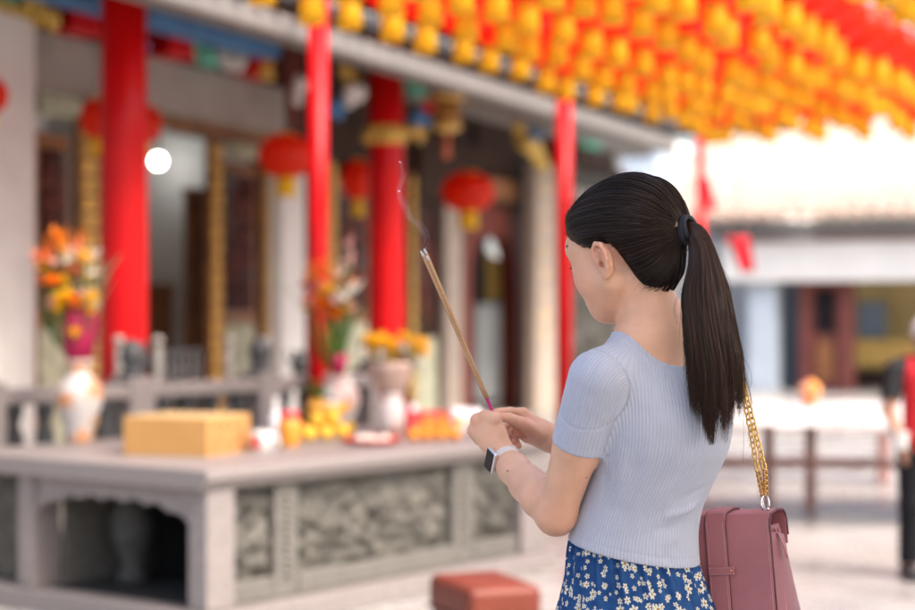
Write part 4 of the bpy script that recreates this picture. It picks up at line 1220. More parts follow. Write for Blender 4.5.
# ------------------------------------------------------------------ wristwatch
A_ = (WL - EL) / np.linalg.norm(WL - EL)
n_ = np.array((-.80, -.55, -.05)); n_ -= A_ * (n_ @ A_); n_ /= np.linalg.norm(n_); e_ = np.cross(A_, n_)
wc = WL * 0.94 + EL * 0.06 + np.array((0.0, 0, 0.0))
M_BAND = mat('watch_band', (0.62, 0.54, 0.49), rough=0.6, var=0.04)
M_CASE = mat('aluminium', (0.72, 0.70, 0.69), rough=0.3, metal=0.9, var=0.03)
M_SCREEN = mat('screen_glass', (0.003, 0.003, 0.004), rough=0.12, var=0.0, spec=0.12)
wloc = tuple(wc)
watch = thing('wristwatch', 'square black faced watch with pale grey band on the left wrist of the ponytailed woman', 'watch', wloc)
bd = MB()
def ring(i, j):
    a = 2 * math.pi * i; w = (j - .5) * .025
    rr = 0.0242
    return tuple(A_ * (w + .0) + n_ * rr * 1.0 * math.cos(a) + e_ * rr * 1.02 * math.sin(a))
bd.sheet(ring, 48, 4).build('band', M_BAND, watch, solid=0.0032, bevel=0.0008)
MW = Matrix(((A_[0], e_[0], n_[0]), (A_[1], e_[1], n_[1]), (A_[2], e_[2], n_[2])))
case = MB().box(n_ * 0.0285, (.032, .039, .0092), M=MW).build('case', M_CASE, watch, bevel=0.0042, segs=5)
MB().box(n_ * 0.0329, (.0275, .0345, .0016), M=MW).build('screen', M_SCREEN, watch, bevel=0.0007, segs=3)
MB().cyl(n_ * 0.0285 + A_ * .0150 + e_ * .007, n_ * 0.0285 + A_ * .0172 + e_ * .007, .0035).build('crown', M_CASE, watch)

# ------------------------------------------------------------------ incense sticks
M_INC = mat('incense', (0.40, 0.228, 0.115), rough=0.95, var=0.12, scale=300, bump=0.15, bscale=900)
M_HANDLE = mat('pink_dye', (0.50, 0.02, 0.16), rough=0.7)
M_ASH = mat('ash', (0.62, 0.58, 0.55), rough=1.0, bump=0.6, bscale=700)
tips = [((421.5, 251.5, 3.165), 'incense stick in the hands of the woman, its ash tip furthest left', (489.5, 407, 3.125)),
        ((424.5, 249, 3.172), 'incense stick in the hands of the woman, its ash tip the highest of the three', (490.5, 406, 3.128)),
        ((427, 256, 3.162), 'incense stick in the hands of the woman, its ash tip furthest right and lowest', (491.5, 407, 3.124))]
for (tp, lab, ba) in tips:
    t_ = np.array(P3(*tp)); b0 = np.array(P3(*ba)); ax = (t_ - b0) / np.linalg.norm(t_ - b0); foot = b0 - ax * 0.045
    st = thing('incense_stick', lab, 'incense', tuple(foot), 0, 'incense sticks held by the woman')
    ln = np.linalg.norm(t_ - foot)
    MB().cyl(ax * 0.0, ax * 0.066, .0013, n=8).build('handle', M_HANDLE, st)
    MB().tube([ax * x for x in np.linspace(.062, ln - .010, 12)], [.0029] * 12, 10).build('incense_coat', M_INC, st)
    MB().tube([ax * (ln - .010), ax * (ln - .005) + np.array((-.0004, 0, 0)), ax * ln + np.array((-.0012, 0, .0002))], [.0028, .0026, .0016], 8).build('ash_tip', M_ASH, st)
# smoke rising from the tips
M_SMOKE = bpy.data.materials.new('smoke'); M_SMOKE.use_nodes = True
nt = M_SMOKE.node_tree; nt.nodes.clear()
vo_ = nt.nodes.new('ShaderNodeOutputMaterial'); pv = nt.nodes.new('ShaderNodeVolumePrincipled')
pv.inputs['Color'].default_value = (0.93, 0.94, 1.0, 1); pv.inputs['Density'].default_value = 7.5; pv.inputs['Anisotropy'].default_value = 0.0
nt.links.new(pv.outputs[0], vo_.inputs['Volume'])
sm = MB()
for (wps, rads) in (([(421, 251), (424, 243), (425.5, 237), (421, 229), (414, 222), (409, 215), (408, 208), (402, 202), (399, 190), (404, 176), (399, 160)], [.0006, .0013, .0019, .0022, .0026, .0026, .0024, .0028, .0026, .0020, .0008]),
                    ([(426, 248), (429, 240), (428, 232), (423, 226), (417, 221), (411, 219), (406, 213), (400, 200), (399, 190)], [.0005, .0010, .0014, .0015, .0017, .0020, .0016, .0024, .0010])):
    pts = [P3(x, y, 3.17 + .006 * math.sin(i * 1.3)) for i, (x, y) in enumerate(wps)]
    # Catmull-Rom through the way points
    fine = []; fr = []
    for i in range(len(pts) - 1):
        p0, p1, p2, p3 = pts[max(i - 1, 0)], pts[i], pts[i + 1], pts[min(i + 2, len(pts) - 1)]
        for k in range(6):
            t = k / 6
            fine.append(0.5 * ((2 * p1) + (p2 - p0) * t + (2 * p0 - 5 * p1 + 4 * p2 - p3) * t * t + (3 * p1 - p0 - 3 * p2 + p3) * t ** 3)); fr.append(rads[i] * (1 - t) + rads[i + 1] * t)
    sm.tube(fine, [1.9 * x for x in fr], 8, True)
    sm.tube([p + Vector((.006 * math.sin(i * .31 + 1), 0.004, .002 * math.sin(i * .2))) for i, p in enumerate(fine)], [1.2 * x for x in fr], 8, True)
tag(sm.build('smoke', M_SMOKE, None), 'thin wisps of white smoke curling up from the incense tips', 'smoke', kind='stuff')

# ------------------------------------------------------------------ shoulder bag
M_LEATHER = mat('pink_leather', (0.37, 0.130, 0.138), rough=0.42, var=0.07, scale=14, bump=0.10, bscale=650, spec=0.45)
M_EDGE = mat('leather_edge', (0.10, 0.028, 0.034), rough=0.6)
M_THREAD = mat('thread', (0.62, 0.36, 0.36), rough=0.8)
M_GOLD = mat('gold_chain', (0.80, 0.50, 0.16), rough=0.24, metal=1.0, var=0.06)
M_STEEL = mat('polished_steel', (0.75, 0.72, 0.72), rough=0.16, metal=1.0, var=0.03)
M_LINER = mat('dark_gusset', (0.25, 0.085, 0.098), rough=0.5, var=0.08, bump=0.1, bscale=500)
br = np.array((0.899, -0.438, 0.0)); bn = np.array((-0.438, -0.899, 0.0)); bz = np.array((0, 0, 1.0))     # bag right, out of the front panel, up
BT = np.array(P3(769, 519, 2.985))         # top right front corner
tilt = R(-1.5)
bw, bh, bd_ = 0.200, 0.190, 0.098
BRY = R(-4.8)
bloc = tuple(BT - br * (bw / 2 - .016) - bn * bd_ / 2 - bz * bh)
bag = thing('shoulder_bag', 'dusty pink leather satchel on a gold chain hanging beside the woman with the ponytail', 'bag', bloc, math.atan2(br[1], br[0]))
bag.rotation_euler = (0, BRY, math.atan2(br[1], br[0]))
# local axes now: x = bag right, -y = out of the front panel, z = up; origin at the middle of the bottom
hw = bw / 2
body_b = MB()
# main box with a gusset that narrows to the top
body_b.prism([(-bd_ / 2 + .004, 0.0), (bd_ / 2 + .075, 0.0), (bd_ / 2 + .042, .08), (bd_ / 2 - .012, bh - .022), (-bd_ / 2 + .010, bh - .022), (-bd_ / 2 + .003, .10)], 'x', -hw + .004, hw - .008)
body_b.build('body', M_LINER, bag, bevel=.004, segs=3)
def shell(x0, x1, off, zlow_f, th):
    """flap: a sheet that runs up the front, over the top and down the back"""
    prof = [(-bd_ / 2 - off, zlow_f), (-bd_ / 2 - off, .06), (-bd_ / 2 - off, .12), (-bd_ / 2 - off, bh - .018), (-bd_ / 2 - off + .003, bh - .008), (-bd_ / 2 - off + .010, bh - .001 + off * .6), (-bd_ / 2 - off + .020, bh + off),
            (0, bh + .003 + off), (bd_ / 2 - .016 + off, bh + off), (bd_ / 2 - .004 + off, bh - .006 + off), (bd_ / 2 + .002 + off, bh - .018), (bd_ / 2 + .004 + off, bh - .045), (bd_ / 2 + .002 + off, bh - .060)]
    m = MB(); n = len(prof)
    m.sheet(lambda u, v: (x0 + (x1 - x0) * u, prof[round(v * (n - 1))][0], prof[round(v * (n - 1))][1]), 6, n - 1)
    return m
flap = shell(-hw, hw, .001, .004, .003).build('flap', M_LEATHER, bag, solid=.0034, bevel=.001, subd=1)
for x in (hw - .0045, -hw + .0045):
    st = MB(); z = .01
    while z < bh - .012:
        st.tube([(x, -bd_ / 2 - .0028, z), (x, -bd_ / 2 - .0036, z + .0016), (x, -bd_ / 2 - .0028, z + .0032)], .00045, 5); z += .0046
    st.build('stitching', M_THREAD, flap)
M_CENTRE = 0.0
sx0, sx1 = -.012 + M_CENTRE, .024 + M_CENTRE
strap = shell(sx0, sx1, .0055, .002, .003).build('front_strap', M_LEATHER, bag, solid=.0034, bevel=.001, subd=1)
for x in (sx0 + .004, sx1 - .004):
    st = MB(); z = .01
    while z < bh - .012:
        st.tube([(x, -bd_ / 2 - .0073, z), (x, -bd_ / 2 - .0081, z + .0016), (x, -bd_ / 2 - .0073, z + .0032)], .00045, 5); z += .0046
    st.build('stitching', M_THREAD, strap)
eg = MB()
for x in (sx0, sx1):
    eg.tube([(x, -bd_ / 2 - .0055, .003), (x, -bd_ / 2 - .0055, bh - .018), (x, -bd_ / 2 - .0025, bh - .008), (x, -bd_ / 2 + .0045, bh + .002), (x, -bd_ / 2 + .0145, bh + .0055), (x, 0, bh + .0085), (x, bd_ / 2 - .01, bh + .0055)], .0012, 6)
eg.build('edge_paint', M_EDGE, strap)
tab = MB().box((sx1 - .012, -bd_ / 2 - .0092, .098), (.046, .0032, .0145)).build('closure_tab', M_LEATHER, bag, bevel=.0012)
st = MB()
for zz in (.098 - .0052, .098 + .0052):
    x = sx1 - .034
    while x < sx1 + .008:
        st.tube([(x, -bd_ / 2 - .0108, zz), (x + .0014, -bd_ / 2 - .0116, zz), (x + .0028, -bd_ / 2 - .0108, zz)], .0004, 5); x += .0042
st.build('stitching', M_THREAD, tab)
MB().lathe([(.0, .0022), (.0016, .0018), (.0022, 0), (.0022, -.002)], 12).build('stud', M_GOLD, tab, loc=(sx1 + .0055, -bd_ / 2 - .0112, .098), rz=0).rotation_euler = (R(90), 0, 0)
# gusset folds, inner partition and zip pull on the right end
MB().sheet(lambda u, v: (hw - .008 + .012 * math.sin(v * math.pi), -bd_ / 2 + .006 + (bd_ - .006 + .070 * (1 - u)) * v, .004 + (bh - .032 - .02 * v) * u), 8, 10).build('gusset', M_LINER, bag, solid=.003)
MB().prism([(-.004, .004), (.004, .004), (.003, bh - .03), (-.003, bh - .03)], 'x', -hw + .01, hw + .003).build('divider', M_LEATHER, bag, bevel=.001)
MB().tube([(hw - .002, -.016, bh - .026), (hw + .006, -.016, bh - .040), (hw + .011, -.012, bh - .058), (hw + .014, -.008, bh - .078)], [.0028, .0034, .0040, .0040], 8, flat=.35).build('zip_pull', M_LEATHER, bag)
eg = MB().tube([(hw + .0004, -bd_ / 2 - .001, .004), (hw + .0004, -bd_ / 2 - .001, bh - .018), (hw + .0004, -bd_ / 2 + .002, bh - .008), (hw + .0004, -bd_ / 2 + .009, bh - .0004), (hw + .0004, -bd_ / 2 + .019, bh + .001), (hw + .0004, 0, bh + .004),
                (hw + .0004, bd_ / 2 - .015, bh + .001), (hw + .0004, bd_ / 2 - .003, bh - .006), (hw + .0004, bd_ / 2 + .003, bh - .018), (hw + .0004, bd_ / 2 + .005, bh - .045)], .0019, 6)
eg.build('edge_paint', M_EDGE, flap)
# rings
def ring_pts(c, rx, rz_, nn=20, a0=0, a1=360, yv=(1, 0, 0)):
    return [(c[0] + yv[0] * rx * math.cos(R(a0 + (a1 - a0) * k / nn)), c[1] + yv[1] * rx * math.cos(R(a0 + (a1 - a0) * k / nn)), c[2] + rz_ * math.sin(R(a0 + (a1 - a0) * k / nn))) for k in range(nn + 1)]
ringx = (hw - .016, -hw + .016)
for x in ringx:
    rg = MB().tube(ring_pts((x, -.012, bh + .016), .0085, .013, yv=(.55, .83)), .0022, 8, False)
    rg.tube(ring_pts((x + .001, -.010, bh + .017), .0080, .012, yv=(.83, -.55)), .0016, 8, False)
    rg.ball((x + .006, -.018, bh + .006), .0028, 10, 8).ball((x - .005, -.004, bh + .006), .0028, 10, 8)
    rg.build('ring', M_STEEL, bag)
# chain: from the right ring up over the right shoulder and down the front to the left ring
rzb = math.atan2(br[1], br[0]); Mb = (Matrix.Rotation(rzb, 3, 'Z') @ Matrix.Rotation(BRY, 3, 'Y')).inverted()
def to_bag(p): return Mb @ (Vector(p) - Vector(bloc))
def link_chain(pts, pitch=.0098, L_=.0145, W_=.0098, wr=.00165):
    m = MB(); pts = [Vector(p) for p in pts]
    seg = [(pts[i + 1] - pts[i]).length for i in range(len(pts) - 1)]; tot = sum(seg)
    n = int(tot / pitch); ref = Vector((1, -1, 0)).normalized()
    for k in range(n + 1):
        d = k * pitch; i = 0
        while i < len(seg) - 1 and d > seg[i]: d -= seg[i]; i += 1
        p = pts[i] + (pts[i + 1] - pts[i]) * (d / max(seg[i], 1e-6)); t = (pts[i + 1] - pts[i]).normalized()
        x = (ref - t * ref.dot(t)).normalized(); y = t.cross(x)
        w = x if k % 2 else y; w = (w * .92 + (y if k % 2 else x) * .4).normalized()
        loop = []
        for s in range(14):
            a = 2 * math.pi * s / 14
            loop.append(p + w * (W_ / 2 - wr) * math.copysign(abs(math.cos(a)) ** .8, math.cos(a)) + t * (L_ / 2 - wr) * math.copysign(abs(math.sin(a)) ** .8, math.sin(a)))
        m.tube(loop + loop[:2], wr, 6, False)
    return m
rr_top = Vector((ringx[0], -.012, bh + .030)); lr_top = Vector((ringx[1], -.012, bh + .030))
for o_ in (0, 1):
    sh = [P3(742.5 + o_ * 2.5, 390, 2.935), P3(738.5 + o_ * 2, 372, 2.955), P3(731, 356, 2.985), P3(722, 354, 3.02), P3(715, 362, 3.06), P3(712, 392, 3.10), P3(706, 450, 3.10), P3(693, 500, 3.08)]
    m_up = P3(757.5 + o_ * 7.5, 470, 2.95); m_up2 = P3(750.5 + o_ * 4.5, 430, 2.94)
    pts = [rr_top + Vector((-.003 + .006 * o_, 0, 0)), to_bag(m_up), to_bag(m_up2)] + [to_bag(p) for p in sh] + [lr_top]
    link_chain(pts).build('chain', M_GOLD, bag)
# ================================================================== offering table (local x along the short front to the left, local y along the long side away)
TC = (-1.05, 7.46); fx = Vector((-.792, .611)); sy = Vector((.602, .798))
TZ = math.atan2(-sy.x, sy.y)                    # local y -> sy, local x -> -fx (to the right), so the table lies at negative x
TH = 0.71; TL = 2.62; TW = 1.75
table = thing('offering_table', 'grey pink granite offering table with a scalloped arch and carved relief sides', 'table', (TC[0], TC[1], 0), TZ)
def tb(x0, x1, y0, y1, z0, z1, name, mt, parent=table, bevel=.008):
    return MB().box(((x0 + x1) / 2, (y0 + y1) / 2, (z0 + z1) / 2), (x1 - x0, y1 - y0, z1 - z0)).build(name, mt, parent, bevel=bevel)
top = MB()
top.prism([(-TW, TH), (0, TH), (0, TH - .045), (-.02, TH - .06), (-.035, TH - .088), (-TW + .035, TH - .088), (-TW + .02, TH - .06), (-TW, TH - .045)], 'y', 0, TL)
top.build('table_top', M_PINKGR, table, bevel=.008)
lx = -.045; bx = -1.28; z1 = TH - .090
ax0_, ax1_ = bx + .13, lx - .14
tb(lx - .115, lx, .045, .215, .10, z1, 'leg', M_PINKGR)
tb(bx, bx + .105, .045, .215, .10, z1, 'leg', M_PINKGR)
tb(lx - .16, lx, TL - .25, TL - .04, .10, z1, 'leg', M_PINKGR)
tb(bx, bx + .16, TL - .25, TL - .04, .10, z1, 'leg', M_PINKGR)
tb(-TW + .02, .02, -.02 + .03, TL, .0, .098, 'plinth', M_PINKGR)
tb(ax0_, ax1_, .14, .798, .0985, .104, 'inner_floor', M_ARCHSHADE, bevel=.001)
# scalloped apron over the dark opening
ax0, ax1 = bx + .107, lx - .117; W_ = ax1 - ax0
n = 60; low = []
for i in range(n + 1):
    s = i / n; e = abs(2 * s - 1)
    z = .545 - .085 * e ** 3.5 + .020 * abs(math.sin(s * math.pi * 7)) - .012
    low.append((ax0 + W_ * s, z))
m = MB(); vs = []
for y in (.07, .135):
    for (x, z) in low: vs.append((x, y, z))
    for (x, z) in low: vs.append((x, y, z1))
k = n + 1; fs = []
for i in range(n):
    fs += [(i, i + 1, k + i + 1, k + i), (2 * k + i, 3 * k + i, 3 * k + i + 1, 2 * k + i + 1), (i, 2 * k + i, 2 * k + i + 1, i + 1)]
m.add(vs, fs); m.build('apron', M_PINKGR, table)
tb(ax0, ax1, .80, .84, .10, z1, 'back_panel', M_ARCHSHADE)  # inside of the arch coloured near black to paint in its shade
tb(ax0, ax0 + .02, .22, .798, .10, z1, 'inner_side', M_TSTONE, bevel=.003)
tb(ax0 + .022, ax1 - .022, .14, .798, z1 - .03, z1 - .002, 'inner_ceiling', M_ARCHSHADE)
tb(ax1 - .02, ax1, .22, .798, .10, z1, 'inner_side', M_ARCHSHADE, bevel=.003)
MB().lathe([(.07, .10), (.08, .14), (.05, .19), (.10, .30), (.11, .40), (.07, .52), (.05, .56), (.08, .60), (.08, .618)], 24, (ax0 + .27, .42, 0)).build('inner_baluster', mat('shade_grey_stone', (.045, .043, .040), rough=.8, var=.3), table)  # grey darkened so the baluster sits in the painted shade of the arch
# carved side panels between small fluted posts
def relief(name, y0, y1, x, z0, z1_, parent, seed, amp=.055, axis=0):
    rs = random.Random(seed); ph = [rs.uniform(0, 6) for _ in range(8)]
    blobs = [(rs.uniform(0, 1), rs.uniform(0, 1), rs.uniform(.05, .14), rs.uniform(.4, 1)) for _ in range(int(34 * (y1 - y0) / .8) + 8)]
    W2, H2 = (y1 - y0), (z1_ - z0)
    def fn(s, t):
        h = 0
        for (bs, bt, br_, ba_) in blobs:
            dx, dz = (s - bs) * W2, (t - bt) * H2; q = (dx * dx + dz * dz) / (br_ * br_ * .4)
            if q < 6: h = max(h, ba_ * math.exp(-q) * (1 + .35 * math.sin(26 * dx / br_ * .12 + 9 * math.atan2(dz, dx) * .5 + ph[0])))
        h += .22 * math.sin(s * W2 * 31 + ph[1] + 3 * math.sin(t * H2 * 17 + ph[2])) * math.sin(t * H2 * 37 + ph[3] + 2 * math.sin(s * W2 * 14))
        ed = min(s * W2, (1 - s) * W2, t * H2, (1 - t) * H2) / .035
        h *= min(1, ed)
        p = (x + amp * h, y0 + W2 * s, z0 + H2 * t)
        return p if axis == 0 else (p[1], x - amp * h, p[2])
    mm_ = MB(); mm_.sheet(fn, max(24, int(W2 / .010)), int(H2 / .010)); return mm_.build(name, M_RELIEF, parent)
def side_y(px):                                  # along the long side: where picture column px falls
    r = (px - 457.5) / F_PX
    return (r * TC[1] - TC[0]) / (sy.x - r * sy.y)
ys = [.217, side_y(288), side_y(312), side_y(466), side_y(487), TL - .252]
for i, (a, b_) in enumerate(((ys[0], ys[1]), (ys[2], ys[3]), (ys[4], ys[5]))):
    relief('relief_panel', a, b_, lx - .085, .20, z1 - .02, table, 11 + i)
    tb(lx - .10, lx - .03, a, b_, .10, .198, 'bottom_rail', M_TSTONE, bevel=.01)
    tb(lx - .10, lx - .04, a, b_, z1 - .02, z1 - .001, 'top_moulding', M_TSTONE, bevel=.004)
for a, b_ in ((ys[1], ys[2]), (ys[3], ys[4])):
    p = tb(lx - .10, lx - .035, a + .002, b_ - .002, .10, z1 - .001, 'carved_post', M_TSTONE)
    m = MB(); z = .2
    while z < z1 - .04:
        m.ball((lx - .034, (a + b_) / 2, z), (.018, .022, .016), 8, 6)
        z += .032
    m.build('beading', M_TSTONE, p)
relief('wing_relief', -TW + .06, bx - .002, .16, .12, z1, table, 31, .03, axis=1)
tb(-TW + .05, bx - .002, .20, .26, .10, z1, 'wing_panel', M_STONE)

def on_table(px, py):
    """point of the table top seen at this pixel"""
    d = (CAM_Z - TH) * F_PX / (py - 311)
    return Vector(((px - 457.5) * d / F_PX, d, TH))

# ------------------------------------------------------------------ cardboard box
M_CARD = mat('cardboard', (0.41, 0.215, 0.065), rough=0.8, var=0.06, scale=5)
M_CARDT = mat('cardboard_top', (0.46, 0.31, 0.14), rough=0.8, var=0.06, scale=5)
M_INK = mat('red_ink', (0.45, 0.07, 0.035), rough=0.8, var=0.2)
bl_ = on_table(208, 457.5)
box = thing('cardboard_box', 'tan cardboard box with faded red print, lying on the corner of the offering table', 'box', tuple(bl_), math.atan2(.94, .33) - R(90))
# local x: along the front to the right, local y away; front right corner at the origin
bwid, bdep, bhei = .44, .44, .175
MB().box((-bwid / 2, bdep / 2, bhei / 2), (bwid, bdep, bhei)).build('carton', M_CARD, box, bevel=.004)
for s_ in (0, 1):
    MB().box((-bwid / 2, bdep * (.25 + .5 * s_), bhei + .0025), (bwid, bdep / 2 - .003, .004)).build('top_flap', M_CARDT, box, bevel=.001)
MB().box((-bwid / 2, bdep / 2, bhei + .0055), (bwid * .98, .05, .001)).build('tape', mat('tape', (.52, .36, .18), rough=.2), box)
m = MB()
for c_ in range(4):
    for r_ in range(3):
        y = .07 + c_ * .095; z = .04 + r_ * .046
        for q in range(5):
            if random.random() < .5: m.box((.001, y + random.uniform(-.01, .01), z + random.uniform(-.016, .016)), (.0016, random.uniform(.03, .06), .005))
            else: m.box((.0014, y + random.uniform(-.025, .025), z), (.0016, .005, random.uniform(.02, .038)))
m.build('worn_print', M_INK, box)

# ------------------------------------------------------------------ vases and bouquets
def porcelain(name, base, col):
    m = mat(name, base, rough=0.32, var=0.1, scale=8)
    nt = m.node_tree; b = nt.nodes['Principled BSDF']
    src = b.inputs['Base Color'].links[0].from_socket
    tc = nt.nodes.new('ShaderNodeTexCoord'); nz = nt.nodes.new('ShaderNodeTexNoise'); nz.inputs['Scale'].default_value = 9; nz.inputs['Detail'].default_value = 3
    nt.links.new(tc.outputs['Object'], nz.inputs['Vector'])
    rp = nt.nodes.new('ShaderNodeValToRGB'); rp.color_ramp.elements[0].position = .50; rp.color_ramp.elements[1].position = .56
    nt.links.new(nz.outputs['Fac'], rp.inputs['Fac'])
    mx = nt.nodes.new('ShaderNodeMix'); mx.data_type = 'RGBA'; nt.links.new(rp.outputs['Color'], mx.inputs['Factor']); nt.links.new(src, mx.inputs[6]); mx.inputs[7].default_value = col + (1,)
    nt.links.new(mx.outputs[2], b.inputs['Base Color']); return m
M_LEAF = mat('leaf_green', (0.065, 0.20, 0.025), rough=0.5, var=0.4, scale=12, trans=.25)
M_LEAF2 = mat('pale_leaf', (0.20, 0.27, 0.14), rough=0.5, var=0.25, scale=12, trans=.25)
M_PO = mat('orange_petal', (0.85, 0.24, 0.012), rough=0.5, var=0.25, scale=20, trans=.3)
M_PY = mat('yellow_petal', (0.85, 0.52, 0.012), rough=0.5, var=0.15, scale=20, trans=.3)
M_PP = mat('pink_petal', (0.78, 0.45, 0.42), rough=0.5, var=0.2, scale=20, trans=.3)
M_PC = mat('coral_petal', (0.80, 0.26, 0.13), rough=0.5, var=0.2, scale=20, trans=.3)
M_PW = mat('white_petal', (0.80, 0.78, 0.70), rough=0.5, var=0.08, scale=20, trans=.3)
M_MAG = mat('magenta_wrap', (0.34, 0.004, 0.055), rough=0.45, var=0.3, scale=14, trans=.15)
def petal(m, base, dirv, ln, wd, curl=.25):
    d = Vector(dirv).normalized(); a = Vector((0, 0, 1)) if abs(d.z) < .9 else Vector((1, 0, 0))
    x = d.cross(a).normalized(); nrm = x.cross(d)
    def fn(s, t):
        w = wd * math.sin(math.pi * min(1, s * .92 + .06)) ** .8
        return tuple(Vector(base) + d * ln * s + x * w * (t - .5) * 2 + nrm * (curl * ln * s * s - w * .6 * abs(t - .5) ** 2 * 2))
    m.sheet(fn, 5, 4)
def bloom(c, r, mt, name, parent, kind='daisy', axis=(0, -.6, .8)):
    r *= 1.3
    m = MB(); c = Vector(c); ax = Vector(axis).normalized(); x = ax.cross(Vector((1, 0, .1))).normalized(); y = ax.cross(x)
    if kind == 'daisy':
        for lay, (n, rr, el) in enumerate(((14, r, .25), (11, r * .8, .6), (8, r * .55, 1.1))):
            for k in range(n):
                a = 6.283 * (k + .5 * lay) / n
                petal(m, c + ax * r * .1 * lay, (x * math.cos(a) + y * math.sin(a)) * math.cos(el) + ax * math.sin(el), rr, r * .16, .15)
        m.ball(c + ax * r * .15, r * .3, 10, 8)
    elif kind == 'rose':
        for lay, (n, rr, el) in enumerate(((6, r, .35), (5, r * .9, .75), (4, r * .8, 1.1), (3, r * .65, 1.4))):
            for k in range(n):
                a = 6.283 * (k + .37 * lay) / n
                petal(m, c - ax * r * .3, (x * math.cos(a) + y * math.sin(a)) * math.cos(el) + ax * math.sin(el), rr * 1.1, r * .48, .3)
    elif kind == 'lily':
        for k in range(6):
            a = 6.283 * k / 6
            petal(m, c - ax * r * .5, (x * math.cos(a) + y * math.sin(a)) * .75 + ax * .8, r * 1.5, r * .3, -.35)
    elif kind == 'bird':
        for k in range(6):
            petal(m, c, (random.uniform(-.6, .6), random.uniform(-.25, .25), 1 - .1 * k), r * random.uniform(1.0, 1.5), r * .2, .1)
        m.tube([c + Vector((-r * .9, 0, -.1 * r)), c + Vector((-.2 * r, 0, .02)), c + Vector((.3 * r, 0, -.03))], [.004, r * .14, r * .08], 8)
    return m.build(name, mt, parent)
def leaf(m, base, tip, wd, bend=.2):
    b = Vector(base); d = Vector(tip) - b; petal(m, b, d, d.length, wd, bend)
def vase(pos, label, prof, mt, name='vase'):
    o = thing(name, label, 'vase', tuple(pos)); MB().lathe(prof, 36).build('vessel', mt, o); return o
def bouquet(pos, label, items, leaves, stems_to, wrap=None):
    o = thing('bouquet', label, 'flowers', tuple(pos))
    m = MB()
    for it in items:
        c = Vector(it[0]); m.tube([Vector(stems_to), Vector(stems_to) * .4 + c * .6 + Vector((0, 0, -.02)), c], .004, 6)
    m.build('stems', M_LEAF, o)
    for it in items: bloom(it[0], it[1], it[2], 'blossom', o, it[3], it[4] if len(it) > 4 else (random.uniform(-.5, .5), -.7, .7))
    for lst, mt, nm in leaves:
        m = MB()
        for (b, t, w) in lst: leaf(m, b, t, w)
        m.build(nm, mt, o)
    if wrap: MB().lathe(wrap[0], 20, wob=.12, lobes=7).build('wrapping', wrap[1], o)
    return o
def off(px, py, pos, dy=0.0):                    # offset from pos of what shows at a pixel, at the depth of pos + dy
    return tuple(P3(px, py, pos.y + dy) - pos)
# first vase, left
v1p = on_table(79, 442.5)
k_ = v1p.y / F_PX
vase(v1p, 'white porcelain vase with orange painting, left of the cardboard box', [(.055, 0), (.062, .006), (.058, .03), (.082, .10), (.115, .19), (.122, .245), (.105, .305), (.060, .345), (.052, .365), (.055, .395), (.075, .420), (.070, .424), (.045, .40), (.04, .36)],
     porcelain('orange_painted_porcelain', (.48, .45, .43), (.50, .24, .12)))
fl_ = []
for (px, py, r, mt, kd) in ((62, 246, .075, M_PO, 'bird'), (76, 252, .075, M_PO, 'bird'), (52, 254, .06, M_PO, 'bird'), (66, 258, .06, M_PY, 'bird'), (45, 279, .050, M_PC, 'rose'), (70, 271, .052, M_PC, 'rose'), (38, 258, .045, M_PC, 'bird'), (55, 273, .055, M_PP, 'lily'),
                            (83, 283, .060, M_PP, 'lily'), (59, 300, .040, M_PY, 'daisy'), (66, 297, .040, M_PY, 'daisy'), (75, 302, .040, M_PO, 'daisy'), (92, 299, .042, M_PY, 'daisy'), (91, 311, .035, M_PY, 'daisy'), (75, 333, .036, M_PY, 'daisy'), (57, 308, .035, M_PY, 'daisy')):
    dy = -.10 if py > 290 else random.uniform(-.05, .05)
    fl_.append((off(px, py, v1p, dy), r, mt, kd))
for _ in range(16):
    px, py = random.uniform(40, 98), random.uniform(250, 312)
    fl_.append((off(px, py, v1p, random.uniform(-.09, .06)), random.uniform(.028, .05), random.choice((M_PO, M_PY, M_PP, M_PC, M_PW)), random.choice(('rose', 'lily', 'daisy'))))
lv = [(off(70, 350, v1p, -.03), off(28, 290, v1p, -.05), .030), (off(66, 355, v1p), off(32, 300, v1p, .03), .035), (off(64, 350, v1p), off(40, 320, v1p, -.04), .03), (off(70, 330, v1p), off(45, 262, v1p, .04), .03), (off(68, 340, v1p), off(58, 265, v1p, .03), .025), (off(64, 345, v1p), off(33, 315, v1p, 0), .028), (off(78, 330, v1p, .03), off(70, 280, v1p, .05), .03)]
lv2 = [(off(84, 340, v1p, .02), off(104, 248, v1p, .03), .045), (off(84, 335, v1p), off(92, 255, v1p, .05), .035), (off(86, 350, v1p), off(100, 275, v1p, .01), .03), (off(80, 300, v1p, .04), off(36, 250, v1p, .06), .025)]
bouquet(v1p, 'bouquet of orange bird of paradise, coral roses and yellow daisies in the leftmost vase', fl_, [(lv, M_LEAF, 'leaves'), (lv2, M_LEAF2, 'pale_leaves')], (0, 0, .38), ([(.045, .37), (.075, .50), (.088, .60), (.080, .68), (.03, .69)], M_MAG))
